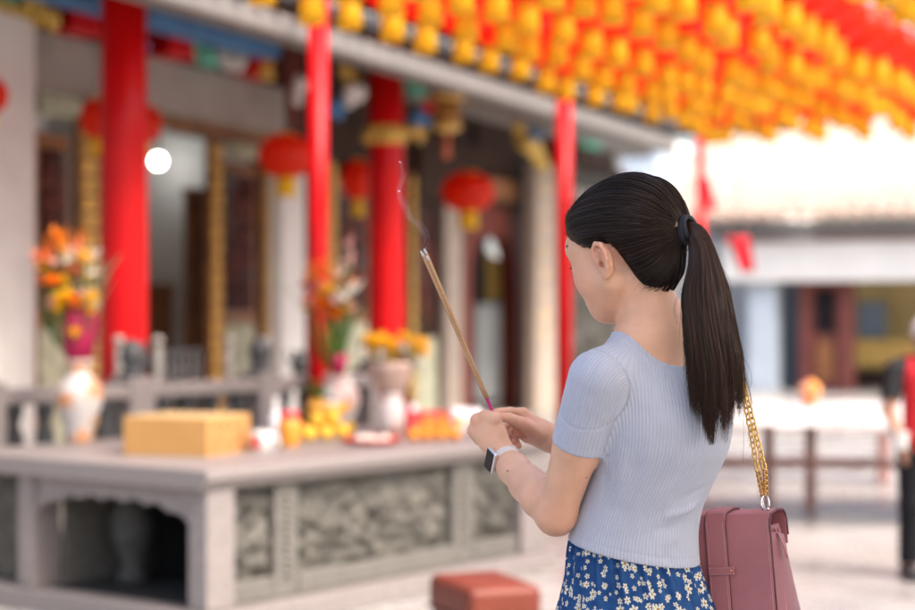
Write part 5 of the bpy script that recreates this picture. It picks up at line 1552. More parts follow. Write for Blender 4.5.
# second vase, behind the fruit
v2p = on_table(338, 427)
vase(v2p, 'squat pinkish porcelain vase with white painting behind the fruit', [(.06, 0), (.07, .01), (.10, .08), (.125, .15), (.12, .20), (.085, .245), (.075, .27), (.095, .30), (.088, .302), (.065, .27)], porcelain('pink_painted_porcelain', (.44, .31, .28), (.56, .53, .51)))
fl_ = []
for (px, py, r, mt, kd) in ((318, 278, .07, M_PO, 'bird'), (328, 274, .065, M_PO, 'bird'), (338, 282, .06, M_PO, 'bird'), (312, 299, .055, M_PC, 'rose'), (322, 303, .05, M_PO, 'rose'), (334, 291, .065, M_PP, 'lily'), (345, 290, .055, M_PW, 'lily'), (350, 262, .05, M_PP, 'bird'), (352, 285, .04, M_PO, 'daisy'),
                            (330, 311, .05, M_PY, 'daisy'), (340, 311, .05, M_PY, 'daisy'), (347, 308, .045, M_PY, 'daisy'), (308, 285, .045, M_PP, 'rose'), (349, 246, .04, M_PP, 'bird')):
    fl_.append((off(px, py, v2p, random.uniform(-.08, .04)), r, mt, kd))
for _ in range(12):
    px, py = random.uniform(305, 356), random.uniform(264, 316)
    fl_.append((off(px, py, v2p, random.uniform(-.09, .04)), random.uniform(.03, .05), random.choice((M_PO, M_PY, M_PP, M_PC, M_PW)), random.choice(('rose', 'lily', 'daisy'))))
lv = [(off(330, 375, v2p), off(300, 300, v2p, -.05), .04), (off(332, 372, v2p), off(318, 310, v2p, -.06), .05), (off(335, 372, v2p), off(345, 308, v2p, -.06), .045), (off(330, 370, v2p), off(308, 330, v2p, -.05), .05), (off(333, 372, v2p), off(332, 318, v2p, -.07), .05), (off(338, 365, v2p), off(356, 300, v2p, .02), .04)]
lv2 = [(off(310, 312, v2p), off(255, 265, v2p, -.02), .026)]
bouquet(v2p, 'bouquet of orange and pink flowers with one long pale leaf, in the squat pinkish vase', fl_, [(lv, M_LEAF, 'leaves'), (lv2, M_LEAF2, 'long_leaf')], (0, 0, .27), ([(.03, .30), (.045, .36), (.05, .42), (.03, .425)], M_MAG))
# third vase: pale wrapped, yellow flowers
v3p = on_table(391, 436)
vase(v3p, 'slender white and pink vase holding the yellow flowers', [(.05, 0), (.065, .01), (.075, .08), (.078, .16), (.06, .19), (.055, .20), (.075, .23), (.07, .232), (.05, .20)], porcelain('white_pink_porcelain', (.52, .47, .45), (.48, .28, .25)))
fl_ = []
for (px, py, r, mt, kd) in ((370, 344, .055, M_PY, 'daisy'), (382, 342, .05, M_PY, 'daisy'), (376, 352, .05, M_PY, 'daisy'), (393, 347, .045, M_PY, 'daisy'), (402, 352, .05, M_PW, 'daisy'), (414, 350, .04, M_PY, 'daisy'), (423, 353, .04, M_PY, 'daisy'), (364, 355, .045, M_PW, 'daisy'), (388, 355, .05, M_PY, 'daisy'), (398, 366, .045, M_PY, 'lily'), (410, 358, .035, M_PW, 'daisy')):
    fl_.append((off(px, py, v3p, random.uniform(-.08, .02)), r, mt, kd))
for _ in range(12):
    px, py = random.uniform(362, 424), random.uniform(338, 362)
    fl_.append((off(px, py, v3p, random.uniform(-.10, .03)), random.uniform(.03, .045), random.choice((M_PY, M_PY, M_PY, M_PW)), 'daisy'))
lv = [(off(388, 385, v3p), off(372, 345, v3p, -.04), .03), (off(390, 385, v3p), off(405, 348, v3p, -.02), .03), (off(390, 380, v3p), off(386, 345, v3p, -.04), .03), (off(390, 380, v3p), off(418, 358, v3p, 0), .02)]
bouquet(v3p, 'bunch of bright yellow and white daisies in a pale paper wrapping', fl_, [(lv, M_LEAF, 'leaves')], (0, 0, .2), ([(.05, .20), (.085, .28), (.115, .36), (.125, .40), (.07, .395)], mat('pale_paper', (.50, .36, .30), rough=.7, trans=.2)))

# ------------------------------------------------------------------ fruit and other offerings
M_FRUITO = mat('orange_peel', (0.75, 0.25, 0.015), rough=0.45, var=0.12, bump=.2, bscale=220)
M_FRUITY = mat('yellow_fruit', (0.80, 0.45, 0.03), rough=0.4, var=0.15, scale=10)
M_PLATE = mat('red_plate', (0.62, 0.035, 0.02), rough=0.25, var=0.05)
M_CLEAR = mat('cellophane', (.80, .80, .82), rough=.15, var=.05)
M_TEXT = mat('package_red', (.60, .05, .06), rough=.5, var=.1)
def rest(px, py, name, label, cat, group=None): return thing(name, label, cat, tuple(on_table(px, py)), random.uniform(-.3, .3), group)
o = rest(262, 452, 'mug', 'white mug with a red label beside the right end of the cardboard box', 'mug')
MB().lathe([(.040, 0), (.046, .004), (.050, .05), (.054, .098), (.050, .098), (.044, .01), (0, .008)], 28).build('cup', mat('white_glaze', (.5, .49, .48), rough=.2), o)
MB().sheet(lambda s, t: (.0525 * math.sin(-.9 + 1.1 * s), -.0525 * math.cos(-.9 + 1.1 * s), .022 + .055 * t), 10, 2).build('label', M_TEXT, o)
MB().tube([(.048, .0, .082), (.078, 0, .078), (.085, 0, .05), (.072, 0, .026), (.046, 0, .022)], .006, 8).build('handle', M_WHITE, o)
o.rotation_euler.z = -.25
o = rest(289, 446, 'snack_jar', 'round orange snack jar with a red lid, right of the mug', 'jar')
MB().lathe([(.050, 0), (.056, .006), (.058, .10), (.054, .125), (.045, .135)], 28).build('jar', mat('orange_plastic', (.62, .26, .03), rough=.3), o)
MB().lathe([(.048, .136), (.050, .138), (.050, .168), (.044, .172), (0, .172)], 28).build('lid', M_TEXT, o)
o = rest(276, 440, 'bottle', 'small white bottle behind the snack jar', 'bottle'); 
MB().lathe([(.025, 0), (.03, .005), (.03, .12), (.012, .15), (.012, .2), (0, .2)], 20).build('bottle', M_CLEAR, o); MB().cyl((0, 0, .201), (0, 0, .222), .014).build('cap', M_WHITE, o)
# a pineapple at the back of the heap
o = rest(318, 434, 'pineapple', 'ripe pineapple with green crown standing behind the yellow fruit', 'fruit')
m = MB(); m.ball((0, 0, .10), (.062, .062, .10), 20, 14)
for i in range(9):
    for k in range(12):
        a = 6.283 * (k + .5 * (i % 2)) / 12; z = .02 + .02 * i; r = .062 * math.sqrt(max(0, 1 - ((z - .10) / .10) ** 2))
        m.ball((r * math.cos(a), r * math.sin(a), z), (.013, .013, .011), 6, 4)
m.build('flesh', mat('pineapple_skin', (.55, .27, .04), rough=.6, var=.4, scale=40), o)
m = MB()
for i in range(22):
    a = i * 2.4; t = i / 22; m_d = (math.cos(a) * (1 - t), math.sin(a) * (1 - t), .6 + t); petal(m, (0, 0, .19), m_d, .10 + .02 * t, .012, -.2)
m.build('leaf_crown', M_LEAF, o)
# the heap of fruit: each fruit a thing
fr = [(294, 441, .037, 0), (309, 441, .040, 1), (326, 440, .040, 1), (342, 438, .038, 1), (301, 436, .038, 0), (318, 434.5, .038, 1), (335, 434, .038, 1), (349, 434, .036, 1)]
def mk_fruit(p, r, mt, label, group, nm):
    o = thing(nm, label, 'fruit', tuple(p), random.uniform(0, 6), group)
    MB().lathe([(0, 0), (r * .5, .05 * r), (r * .92, .5 * r), (r, r), (r * .9, 1.45 * r), (r * .5, 1.82 * r), (r * .12, 1.86 * r), (0, 1.80 * r)], 22).build('flesh', mt, o)
    MB().cyl((0, 0, 1.80 * r), (.002, 0, 2.0 * r), .003, n=6).build('stem', M_LEAF, o); return o
for (px, py, r, kk) in fr:
    mk_fruit(on_table(px, py), r, (M_FRUITO, M_FRUITY)[kk], 'yellow orange fruit in the bottom layer of the heap behind the red plate', 'fruit heaped behind the red plate', 'orange')
for (px, py, r) in ((317, 438, .038), (333, 437, .038), (326, 435, .036)):
    p = on_table(px, py); p.z += .062
    mk_fruit(p, r, M_FRUITY, 'yellow fruit lying on top of the heap behind the red plate', 'upper fruit of the heap', 'orange')
o = thing('sweet_bread', 'shiny golden loaf wrapped in film on top of the fruit heap', 'bread', tuple(on_table(330, 436) + Vector((0, 0, .115))), .2)
m = MB().ball((0, 0, .03), (.115, .05, .034), 22, 12)
for k in range(5): m.ball((-.085 + .043 * k, 0, .045), (.028, .045, .026), 12, 8)
m.build('loaf', mat('golden_crust', (.62, .30, .04), rough=.2, var=.3, scale=14), o)
MB().ball((.01, -.018, .062), (.05, .025, .012), 14, 8).build('sugar_glaze', M_PW, o)
o = rest(372, 444, 'plate', 'shallow red plate of white buns on the near edge of the offering table', 'plate')
MB().lathe([(.10, 0), (.11, .004), (.152, .026), (.155, .030), (.148, .029), (.105, .010), (0, .008)], 40).build('dish', M_PLATE, o)
for k, (x, y) in enumerate(((-.06, -.02), (.0, -.05), (.06, .0), (-.02, .05))):
    q = thing('bun', 'white steamed bun on the red plate', 'bun', tuple(Vector(o.location) + Vector((x, y, .010))), 0, 'buns on the red plate')
    MB().ball((0, 0, .017), (.034, .034, .020), 16, 10).build('dough', M_PW, q); MB().ball((0, 0, .0365), .006, 8, 6).build('red_dot', M_TEXT, q)
# red boxes and packages to the right
for (px, py, w, d, h, mt, lab) in ((424, 433, .20, .09, .115, M_TEXT, 'bright red gift box behind the oranges, right of the yellow flowers'), (402, 431, .10, .08, .15, M_MAG, 'crimson box standing beside the yellow flower vase'), (440, 430, .12, .08, .10, M_PLATE, 'small red box half hidden behind the oranges')):
    o = rest(px, py, 'gift_box', lab, 'box')
    MB().box((0, 0, h / 2), (w, d, h - .02)).build('carton', mt, o, bevel=.004)
    MB().box((0, 0, h - .005), (w + .006, d + .006, .02)).build('lid', mt, o, bevel=.003)
    MB().box((0, -d / 2 - .0015, h * .45), (w * .5, .002, h * .4)).build('label', M_PC, o)
for i, (px, py) in enumerate(((413, 441), (427, 440.5), (441, 440), (455, 440), (420, 437), (435, 437), (449, 437))):
    mk_fruit(on_table(px, py), .033, M_FRUITO, 'orange in the row on the table near the hands of the woman', 'oranges in a row near the hands', 'orange')
for (px, py) in ((428, 438.8), (442, 438.5)):
    p = on_table(px, py); p.z += .055
    mk_fruit(p, .032, M_FRUITO, 'orange lying on top of the row of oranges', 'oranges on top of the row', 'orange')
for (px, py, w, h, lab) in ((459, 431, .10, .13, 'clear plastic bag of pale sweets behind the oranges, nearest the hands'), (474, 430, .09, .12, 'clear plastic packet with a yellow corner directly behind the hands'), (412, 428, .06, .14, 'round pale jar with a white lid behind the red boxes')):
    o = rest(px, py, 'snack_packet', lab, 'packet')
    m = MB(); m.sheet(lambda s, t: (w * (s - .5) * (1 - .15 * abs(t - .5)), -.03 * math.sin(math.pi * t) * math.sin(math.pi * s) + .004 * math.sin(s * 20), h * t), 10, 10); m.sheet(lambda s, t: (w * (s - .5) * (1 - .15 * abs(t - .5)), .03 * math.sin(math.pi * t) * math.sin(math.pi * s), h * t), 10, 10)
    m.build('film', M_CLEAR, o, solid=.0015)
    MB().box((0, -.034, h * .45), (w * .45, .003, h * .35)).build('label', M_FRUITY, o)
o = rest(540, 445, 'bowl', 'small white bowl at the far end of the offering table, behind the forearms', 'bowl')
MB().lathe([(.025, 0), (.03, .005), (.055, .04), (.06, .06), (.056, .06), (.03, .012), (0, .01)], 24).build('dish', M_WHITE, o)

# ------------------------------------------------------------------ kneeling stool
M_SEAT = mat('brown_red_leather', (0.150, 0.031, 0.018), rough=0.5, spec=.3, var=0.15, scale=7, bump=0.12, bscale=160)
sp_ = [Vector((-.117, 6.94)), Vector((.082, 7.27)), Vector((.309, 6.71)), Vector((.135, 6.3))]
c = sum(sp_, Vector((0, 0))) / 4
stool = thing('kneeling_stool', 'low brown red leather kneeling stool in front of the offering table', 'stool', (c.x, c.y, 0), math.atan2(-.64, .25))
MB().box((0, 0, .29), (.44, .30, .13)).build('cushion', M_SEAT, stool, bevel=.035, segs=4)
MB().box((0, 0, .135), (.41, .27, .20)).build('base', M_SEAT, stool, bevel=.012)
m = MB()
for (x0, y0, x1, y1) in ((-.22, -.15, .22, -.15), (-.22, .15, .22, .15), (-.22, -.15, -.22, .15), (.22, -.15, .22, .15)):
    m.tube([(x0, y0, .232), ((x0 + x1) / 2, (y0 + y1) / 2, .231), (x1, y1, .232)], .006, 6)
m.build('piping', M_SEAT, stool)
for sx_ in (-1, 1):
    for sy_ in (-1, 1): MB().cyl((.17 * sx_, .10 * sy_, 0), (.17 * sx_, .10 * sy_, .036), .025, n=12).build('foot', M_GREYD, stool)

# ================================================================== lanterns
M_LAN = mat('red_lantern_cloth', (0.90, 0.050, 0.008), rough=0.42, var=0.10, scale=6, trans=.62)
M_TAS = mat('yellow_tassel', (0.95, 0.60, 0.012), rough=0.55, var=0.16, scale=30, trans=.48)
M_CAP = mat('gilt_cap', (0.75, 0.36, 0.03), rough=0.4, metal=.2)
def make_lantern(name, label, group, r, h, tas, parts=True):
    """origin at the top of the hanging wire; ribbed flattened globe, caps, tassel"""
    o = thing(name, label, 'lantern', (0, 0, 0), 0, group)
    n = 48; prof = []
    for i in range(15):
        t = math.pi * (.10 + .80 * i / 14)
        prof.append((r * math.sin(t) ** .85, -h * .5 * math.cos(t)))
    m = MB(); zc = -.10 - h / 2
    vs = []
    for (rr, z) in prof:
        for k in range(n):
            a = 2 * math.pi * k / n; q = rr * (1 - .035 * (k % 2)); vs.append((q * math.cos(a), q * math.sin(a), zc + z))
    fs = [(i * n + k, i * n + (k + 1) % n, (i + 1) * n + (k + 1) % n, (i + 1) * n + k) for i in range(14) for k in range(n)]
    m.add(vs, fs, True); m.build('body', M_LAN, o)
    MB().lathe([(r * .36, zc + h * .455), (r * .38, zc + h * .50), (r * .30, zc + h * .53), (0, zc + h * .53)], 20).build('top_cap', M_CAP, o)
    MB().lathe([(r * .30, zc - h * .53), (r * .38, zc - h * .50), (r * .36, zc - h * .455), (0, zc - h * .45)], 20).build('bottom_cap', M_CAP, o)
    MB().lathe([(r * .28, zc - h * .53 - tas), (r * .345, zc - h * .53 - tas), (r * .31, zc - h * .53 - tas * .45), (r * .30, zc - h * .53)], 18, wob=.10, lobes=18).build('tassel', M_TAS, o)
    MB().cyl((0, 0, zc + h * .53), (0, 0, 0), .004, n=6).build('wire', M_GREYD, o)
    return o
CD = Vector((.394, .919)); CN = Vector((.919, -.394)); CB = Vector((-.54, 9.10))
ZC = 3.46
def zcan(j): return 3.345 + .0062 * (j + 3)
proto = make_lantern('red_lantern', 'round red lantern with yellow tassel, one of the rows hung in the overhead canopy', 'lanterns of the overhead canopy', .178, .300, .150)
def place_lantern(first, pos, s, used=[0]):
    o = first if not used[0] else copy_tree(first)
    used[0] += 1
    o.location = pos; o.rotation_euler = (random.uniform(-.06, .06), random.uniform(-.06, .06), random.uniform(0, 6)); o.scale = (s,) * 3
    return o
cnt = 0; wires = []
rows = [i * .405 for i in range(6)] + [2.60 + i * .405 for i in range(7)]
for i, nu in enumerate(rows):
    l0 = l1 = None
    for j in range(-3, 17):
        p = CB + CN * nu + CD * (j * .475 + (.06 if i % 2 else 0))
        px = 457.5 + p.x / p.y * F_PX; py = 311 - (ZC - .1 - CAM_Z) / p.y * F_PX
        if px > 1000: continue
        if py < -150: continue
        z = zcan(j) + random.uniform(-.016, .016) + .02 * math.sin(j * .7)
        place_lantern(proto, (p.x + random.uniform(-.02, .02), p.y + random.uniform(-.02, .02), z), random.uniform(.96, 1.03)); cnt += 1
        l0 = p if l0 is None else l0; l1 = p
    if l0 is not None and l0 is not l1: wires.append((l0, l1))
print('canopy lanterns', cnt)
fr = thing('lantern_canopy', 'thin steel frame of cables and cross bars that carries the red lanterns', 'frame', (CB.x, CB.y, 0))
for a, b_ in wires:
    MB().tube([(a.x - CB.x, a.y - CB.y, zcan(-3) + .03), ((a.x + b_.x) / 2 - CB.x, (a.y + b_.y) / 2 - CB.y, zcan(6.5) + .02), (b_.x - CB.x, b_.y - CB.y, zcan(16) + .03)], .006, 6).build('cable', M_GREYD, fr)
for j in (-3.5, 3, 9.5, 16.5):
    a = CD * j * .475 - CN * .25; b_ = CD * j * .475 + CN * 5.5
    MB().cyl((a.x, a.y, zcan(j) + .07), (b_.x, b_.y, zcan(j) + .07), .025, n=10).build('cross_bar', M_GREYD, fr)
for nu in (-.25, 2.55, 5.5):
    a = CN * nu - CD * 1.66; b_ = CN * nu + CD * 7.9
    MB().cyl((a.x, a.y, zcan(-3) + .12), (b_.x, b_.y, zcan(16) + .12), .025, n=10).build('side_bar', M_GREYD, fr)
# lanterns under the temple eave
for (px, py, w, hh, v, lab) in ((286, 156, 56, 44, -.35, 'large red lantern with yellow tassel hanging in front of the white pillar'), (468, 192, 54, 40, -.55, 'large red lantern with yellow tassel in front of the dark portal'),
                                (358, 180, 34, 40, -.9, 'red lantern half hidden behind the gilt-collared red column'), (97, 119, 34, 40, -.75, 'red lantern peeping out left of the largest red column'), (145, 124, 34, 38, -.65, 'red lantern peeping out right of the largest red column'),
                                (-10, 95, 36, 36, -.5, 'red lantern cut by the left edge of the picture')):
    c = at_local(px, py, v); k = c.y / F_PX
    r = w * k / 2; h = hh * k
    o = make_lantern('eave_lantern', lab, 'large lanterns under the temple eave', r, h, h * .38)
    o.location = (c.x, c.y, c.z + .10 + h / 2)
    MB().cyl((0, 0, 0), (0, 0, max(.05, 3.92 - o.location.z)), .005, n=6).build('cord', M_GREYD, o)
# gilt palace lantern with a hexagonal body, right of the second column
c = at_local(447, 112, -.15)
pl = thing('palace_lantern', 'gilt hexagonal palace lantern with pink tassel hanging right of the gilt-collared column', 'lantern', tuple(c), .3)
MB().lathe([(.05, .20), (.17, .15), (.16, .12), (.12, .11), (.12, -.10), (.15, -.12), (.13, -.15), (.05, -.19)], 6).build('frame', M_GOLDW, pl)
MB().lathe([(.124, -.09), (.124, .10)], 6).build('shade', mat('amber_paper', (.55, .28, .06), rough=.5, trans=.4), pl)
for k in range(6):
    a = 6.283 * k / 6; MB().tube([(.17 * math.cos(a), .17 * math.sin(a), .15), (.22 * math.cos(a), .22 * math.sin(a), .18), (.22 * math.cos(a), .22 * math.sin(a), .05)], [.014, .012, .004], 6).build('corner_hook', M_YEL, pl)
MB().lathe([(.02, -.42), (.035, -.42), (.025, -.20)], 12).build('tassel', M_PC, pl)
MB().cyl((0, 0, .2), (0, 0, 3.9 - c.z), .006, n=6).build('cord', M_GREYD, pl)

# ================================================================== right side: tables, the other person, buildings
M_CLOTH = mat('white_tablecloth', (.50, .495, .50), rough=.6, var=.03)
M_POST = mat('faded_red_wood', (.36, .19, .17), rough=.6, var=.25)
M_PLANK = mat('grey_plank', (.36, .33, .32), rough=.6, var=.2)
wt = thing('long_table', 'long table under a white cloth with reddish wooden legs at the right', 'table', tuple(P3(830, 311, 12.0))[:2] + (0,), R(-3))
MB().box((0, 0, .70), (3.0, 1.6, .03)).build('table_top', M_PLANK, wt, bevel=.004)
m = MB()
def cl(s, t):
    a = s * 2 * (3.06 + 1.66); per = [(-1.53, -.83), (1.53, -.83), (1.53, .83), (-1.53, .83), (-1.53, -.83)]
    seg = [3.06, 1.66, 3.06, 1.66]; i = 0
    while i < 3 and a > seg[i]: a -= seg[i]; i += 1
    f = min(1, a / seg[i]); x = per[i][0] * (1 - f) + per[i + 1][0] * f; y = per[i][1] * (1 - f) + per[i + 1][1] * f
    w = .012 * math.sin(s * 95) * t + .008 * math.sin(s * 41 + 1) * t
    return (x * (1 + .01 * t) + (w if abs(x) > 1.52 else 0), y * (1 + .02 * t) + (w if abs(y) > .825 else 0), .722 - .06 * t - .006 * math.sin(s * 60) * t)
m.sheet(cl, 160, 6); m.add([(-1.53, -.83, .722), (1.53, -.83, .722), (1.53, .83, .722), (-1.53, .83, .722)], [(0, 1, 2, 3)])
cloth = m.build('tablecloth', M_CLOTH, None, loc=tuple(wt.location), rz=R(-3))
tag(cloth, 'white cloth draped over the long table at the right', 'tablecloth')
for x in (-.36, -.07, 1.2, -1.35):
    for y in (.42,): MB().box((x, y, .343), (.075, .06, .685)).build('leg', M_POST, wt, bevel=.004)
MB().box((0, .42, .31), (2.7, .04, .06)).build('stretcher', M_POST, wt, bevel=.004)
gp = P3(810, 400, 12.3); gp.z = .724
gl = thing('flower_ball', 'round ball of pink and yellow flowers on a pot, standing on the white tablecloth', 'flowers', tuple(gp))
MB().lathe([(.035, 0), (.05, .01), (.06, .06), (.055, .062)], 16).build('pot', M_PC, gl)
m1, m2, m3 = MB(), MB(), MB()
for k in range(90):
    z = random.uniform(-1, 1); a = random.uniform(0, 6.283); q = math.sqrt(1 - z * z)
    (m1, m2, m3)[k % 3].ball((.062 * q * math.cos(a), .062 * q * math.sin(a), .108 + .060 * z), random.uniform(.013, .019), 8, 6)
m1.build('pink_blossoms', M_PC, gl); m2.build('yellow_blossoms', M_FRUITY, gl); m3.build('pale_blossoms', M_PP, gl)
b2 = thing('wooden_bench', 'low grey wooden bench behind the long white table', 'bench', tuple(P3(770, 311, 14.5))[:2] + (0,), R(-8))
MB().box((0, 0, .43), (2.2, .34, .05)).build('seat', M_PLANK, b2, bevel=.006)
for x in (-.9, .9): MB().box((x, 0, .2), (.07, .30, .40)).build('leg', M_POST, b2, bevel=.004)
MB().box((0, 0, .16), (1.74, .04, .05)).build('stretcher', M_POST, b2)
# ------------------------------------------------------------------ the other person
M_SKIN2 = skin_material('skin_tan', (0.34, 0.18, 0.12), (0.3, 0.12, 0.09)) if 'skin_material' in globals() else M_PC
px0, py0 = 2.43, 9.2
per = thing('person', 'short person in a black tee, red vest and dark trousers at the right edge', 'person', (px0, py0, 0))
sb = SDF()
ctr = np.array((px0, py0, 0.0))
def W_p(x, y, z): return ctr + (x, y, z)
sb.rc(W_p(0, 0, .70), W_p(0, 0, 1.04), .105, .10, .05).rc(W_p(-.10, 0, 1.08), W_p(.10, 0, 1.08), .06, .06, .05).rc(W_p(0, 0, 1.10), W_p(0, -.02, 1.17), .042, .042, .03)
sb.ell(W_p(0, -.03, 1.245), (.074, .09, .105), None, .02).ell(W_p(0, -.055, 1.20), (.055, .06, .06), None, .03).ell(W_p(0, -.12, 1.225), (.012, .018, .018), None, .012)
for s in (1, -1):
    sb.ell(W_p(s * .076, -.02, 1.235), (.012, .018, .028), None, .01)
    sh_, el_, wr_ = W_p(s * .165, 0, 1.075), W_p(s * .20, -.0, .87), W_p(s * .165, -.10, .72)
    sb.rc(sh_, el_, .045, .036, .03).rc(el_, wr_, .035, .024, .02)
    sb.ell(wr_ + (-.01 * s, -.01, -.045), (.017, .030, .042), None, .015)
    for k in range(4):
        a = wr_ + (-.01 * s, -.035 + .017 * k, -.075); sb.chain([a, a + (-.004 * s, -.004, -.028), a + (-.016 * s, .0, -.046)], [.0085, .008, .007], .003, .008)
    sb.chain([wr_ + (-.012 * s, -.03, -.03), wr_ + (-.022 * s, -.05, -.055), wr_ + (-.028 * s, -.048, -.075)], [.011, .009, .008], .004, .01)
    sb.rc(W_p(s * .075, 0, .68), W_p(s * .085, -.01, .38), .075, .052, .03).rc(W_p(s * .085, -.01, .38), W_p(s * .09, .02, .07), .05, .034, .02).rc(W_p(s * .09, .02, .04), W_p(s * .10, -.12, .03), .034, .026, .02)
v, q = sb.mesh(ctr + (-.35, -.3, -.02), ctr + (.35, .25, 1.4), .006)
np_mesh('body', v, q, M_SKIN2, per, (px0, py0, 0), attrs={'blush': np.zeros(len(v))})
def wear(name, fill, mt, lo, hi, h=.006, cuts=()):
    s = SDF(); fill(s)
    for cfn in cuts: s.custom(cfn, (0, 0, 0), 1e9, .006, 'i')
    v, q = s.mesh(lo, hi, h); return np_mesh(name, v, q, mt, per, (px0, py0, 0))
def f_tee(s):
    s.rc(W_p(0, 0, .72), W_p(0, 0, 1.04), .118, .113, .05).rc(W_p(-.10, 0, 1.08), W_p(.10, 0, 1.08), .07, .07, .05)
    for k in (1, -1): s.rc(W_p(k * .165, 0, 1.075), W_p(k * .195, 0, .92), .058, .052, .03)
wear('tee_shirt', f_tee, mat('black_cotton', (.012, .012, .014), rough=.85), ctr + (-.35, -.3, .55), ctr + (.35, .3, 1.25), cuts=(lambda P: .60 - P[:, 2] + 0 * P[:, 0], lambda P: .925 - P[:, 2] - 10 * (np.abs(P[:, 0] - px0) < .15)))
def f_vest(s):
    s.rc(W_p(0, 0, .70), W_p(0, 0, 1.03), .128, .124, .05).rc(W_p(-.08, 0, 1.075), W_p(.08, 0, 1.075), .079, .079, .05)
wear('vest', f_vest, mat('red_vest_cloth', (.55, .012, .022), rough=.7, var=.12), ctr + (-.35, -.3, .5), ctr + (.35, .3, 1.25),
     cuts=(lambda P: .63 - P[:, 2], lambda P: np.abs(P[:, 0] - px0) - .150, lambda P: .085 - np.sqrt(((P - W_p(0, -.05, 1.16)) ** 2).sum(1))))
def f_tr(s):
    s.rc(W_p(0, 0, .66), W_p(0, 0, .74), .118, .112, .04)
    for k in (1, -1): s.rc(W_p(k * .075, 0, .68), W_p(k * .085, -.01, .38), .084, .066, .03).rc(W_p(k * .085, -.01, .38), W_p(k * .09, .02, .08), .064, .056, .02)
wear('trousers', f_tr, mat('dark_trousers', (.008, .008, .010), rough=.9, spec=.2), ctr + (-.35, -.3, .03), ctr + (.35, .3, .9), cuts=(lambda P: .075 - P[:, 2],))
def f_hair(s): s.ell(W_p(0, -.018, 1.275), (.086, .098, .088), None, .01)
wear('hair', f_hair, mat('white_hair', (.62, .61, .59), rough=.6, var=.2, scale=60, bump=.5, bscale=200), ctr + (-.2, -.2, 1.1), ctr + (.2, .2, 1.4), cuts=(lambda P: (1.235 + .5 * (-(P[:, 1] - py0 + .02)) - P[:, 2]),))
def f_mask(s): s.ell(W_p(0, -.075, 1.20), (.056, .062, .048), None, .01)
wear('face_mask', f_mask, mat('white_mask', (.75, .76, .78), rough=.8), ctr + (-.2, -.3, 1.1), ctr + (.2, .2, 1.3), cuts=(lambda P: P[:, 1] - (py0 - .05),))
for s in (1, -1):
    MB().ball((s * .028, -.108, 1.258), (.012, .008, .008), 12, 8).build('eye', M_EYE if 'M_EYE' in globals() else M_WHITE, per)
    MB().box((s * .095, -.045, .035), (.085, .24, .065)).build('shoe', mat('black_shoe', (.015, .015, .016), rough=.5), per, bevel=.025, segs=3)
cup = thing('paper_cup', 'white paper cup carried by the person in the red vest', 'cup', (px0 - .165, py0 - .13, .675))
MB().lathe([(.024, 0), (.026, .002), (.034, .085), (.036, .088), (.031, .086), (.022, .004), (0, .004)], 20).build('cup', M_WHITE, cup)

# ------------------------------------------------------------------ the hall across the courtyard
M_ROOFT = mat('pale_cream_tile', (.36, .315, .27), rough=.8, var=.18, scale=3)
M_WHT = mat('white_sheeting', (.80, .78, .74), rough=.7, var=.05, scale=1.5)
M_SALMON = mat('pale_roof_tile', (.62, .42, .32), rough=.7, var=.25, scale=5)
M_YWALL = mat('yellow_wall', (.52, .40, .17), rough=.8, var=.15, scale=2)
M_BLUEW = mat('pale_blue_wall', (.50, .57, .64), rough=.8, var=.08, scale=2)
M_ROSE = mat('rose_wood', (.17, .045, .036), rough=.5, var=.25)
HD = 32.0
h0 = P3(745, 311, HD)
hall = thing('courtyard_hall', 'low hall across the courtyard with a bright tiled roof, white fascia and red doors', 'building', (h0.x, h0.y, 0), R(-23.2))
# local x to the right (and nearer), local y away
def hx(px, dy=0.0):
    r = (px - 457.5) / F_PX; c_, s_ = cA, sA
    bx_ = h0.x + s_ * dy; by_ = h0.y + c_ * dy
    return (r * by_ - bx_) / (c_ + r * s_)
def hz(py, px, dy=0.0):
    x = hx(px, dy); d = h0.y + cA * dy - sA * x
    return CAM_Z - (py - 311) * d / F_PX
def hb(x0, x1, y0, y1, z0, z1, name, mt, bevel=0.0, parent=None):
    return MB().box(((x0 + x1) / 2, (y0 + y1) / 2, (z0 + z1) / 2), (x1 - x0, y1 - y0, z1 - z0)).build(name, mt, parent or hall, bevel=bevel)
zf0, zf1 = hz(281, 830, -1.2), hz(241, 830, -1.2)
hb(-.1, 9, -1.25, -1.15, zf0, zf1, 'fascia_board', M_WHT, .02)
hb(-.1, 9, -1.3, -1.1, zf1, zf1 + .07, 'fascia_trim', M_ROSE, .01)
hb(-.1, 9, -1.14, 6, zf1 - .1, zf1, 'ceiling', M_WHT)
ze = hz(213, 830, -1.6)
hb(-.8, 9.5, -1.5, -1.35, zf1 + .08, ze - .12, 'eave_board', M_CREAM, .02)
m = MB(); x = -1.0
while x < 9.6:
    m.tube([(x, -1.75, ze), (x, .5, ze + 1.0), (x, 3.2, ze + 2.55)], .10, 8); x += .30
m.add([(-1.1, -1.7, ze - .05), (9.7, -1.7, ze - .05), (9.7, 3.2, ze + 2.5), (-1.1, 3.2, ze + 2.5)], [(0, 1, 2, 3)])
m.build('tiled_roof', M_ROOFT, hall)
m = MB(); x = -1.0
while x < 9.6:
    m.tube([(x, -1.86, ze - .03), (x, -1.76, ze)], .105, 10); x += .30
m.build('tile_ends', M_SALMON, hall)
m = MB(); m.tube([(-1.1, 3.2, ze + 2.6), (4, 3.2, ze + 2.55), (9.7, 3.2, ze + 2.7)], .22, 8); m.tube([(-1.05, -1.75, ze + .1), (-1.05, .5, ze + 1.08), (-1.05, 3.2, ze + 2.6)], .16, 8); m.build('roof_ridge', M_ROOFT, hall)
zw = zf1 - .1
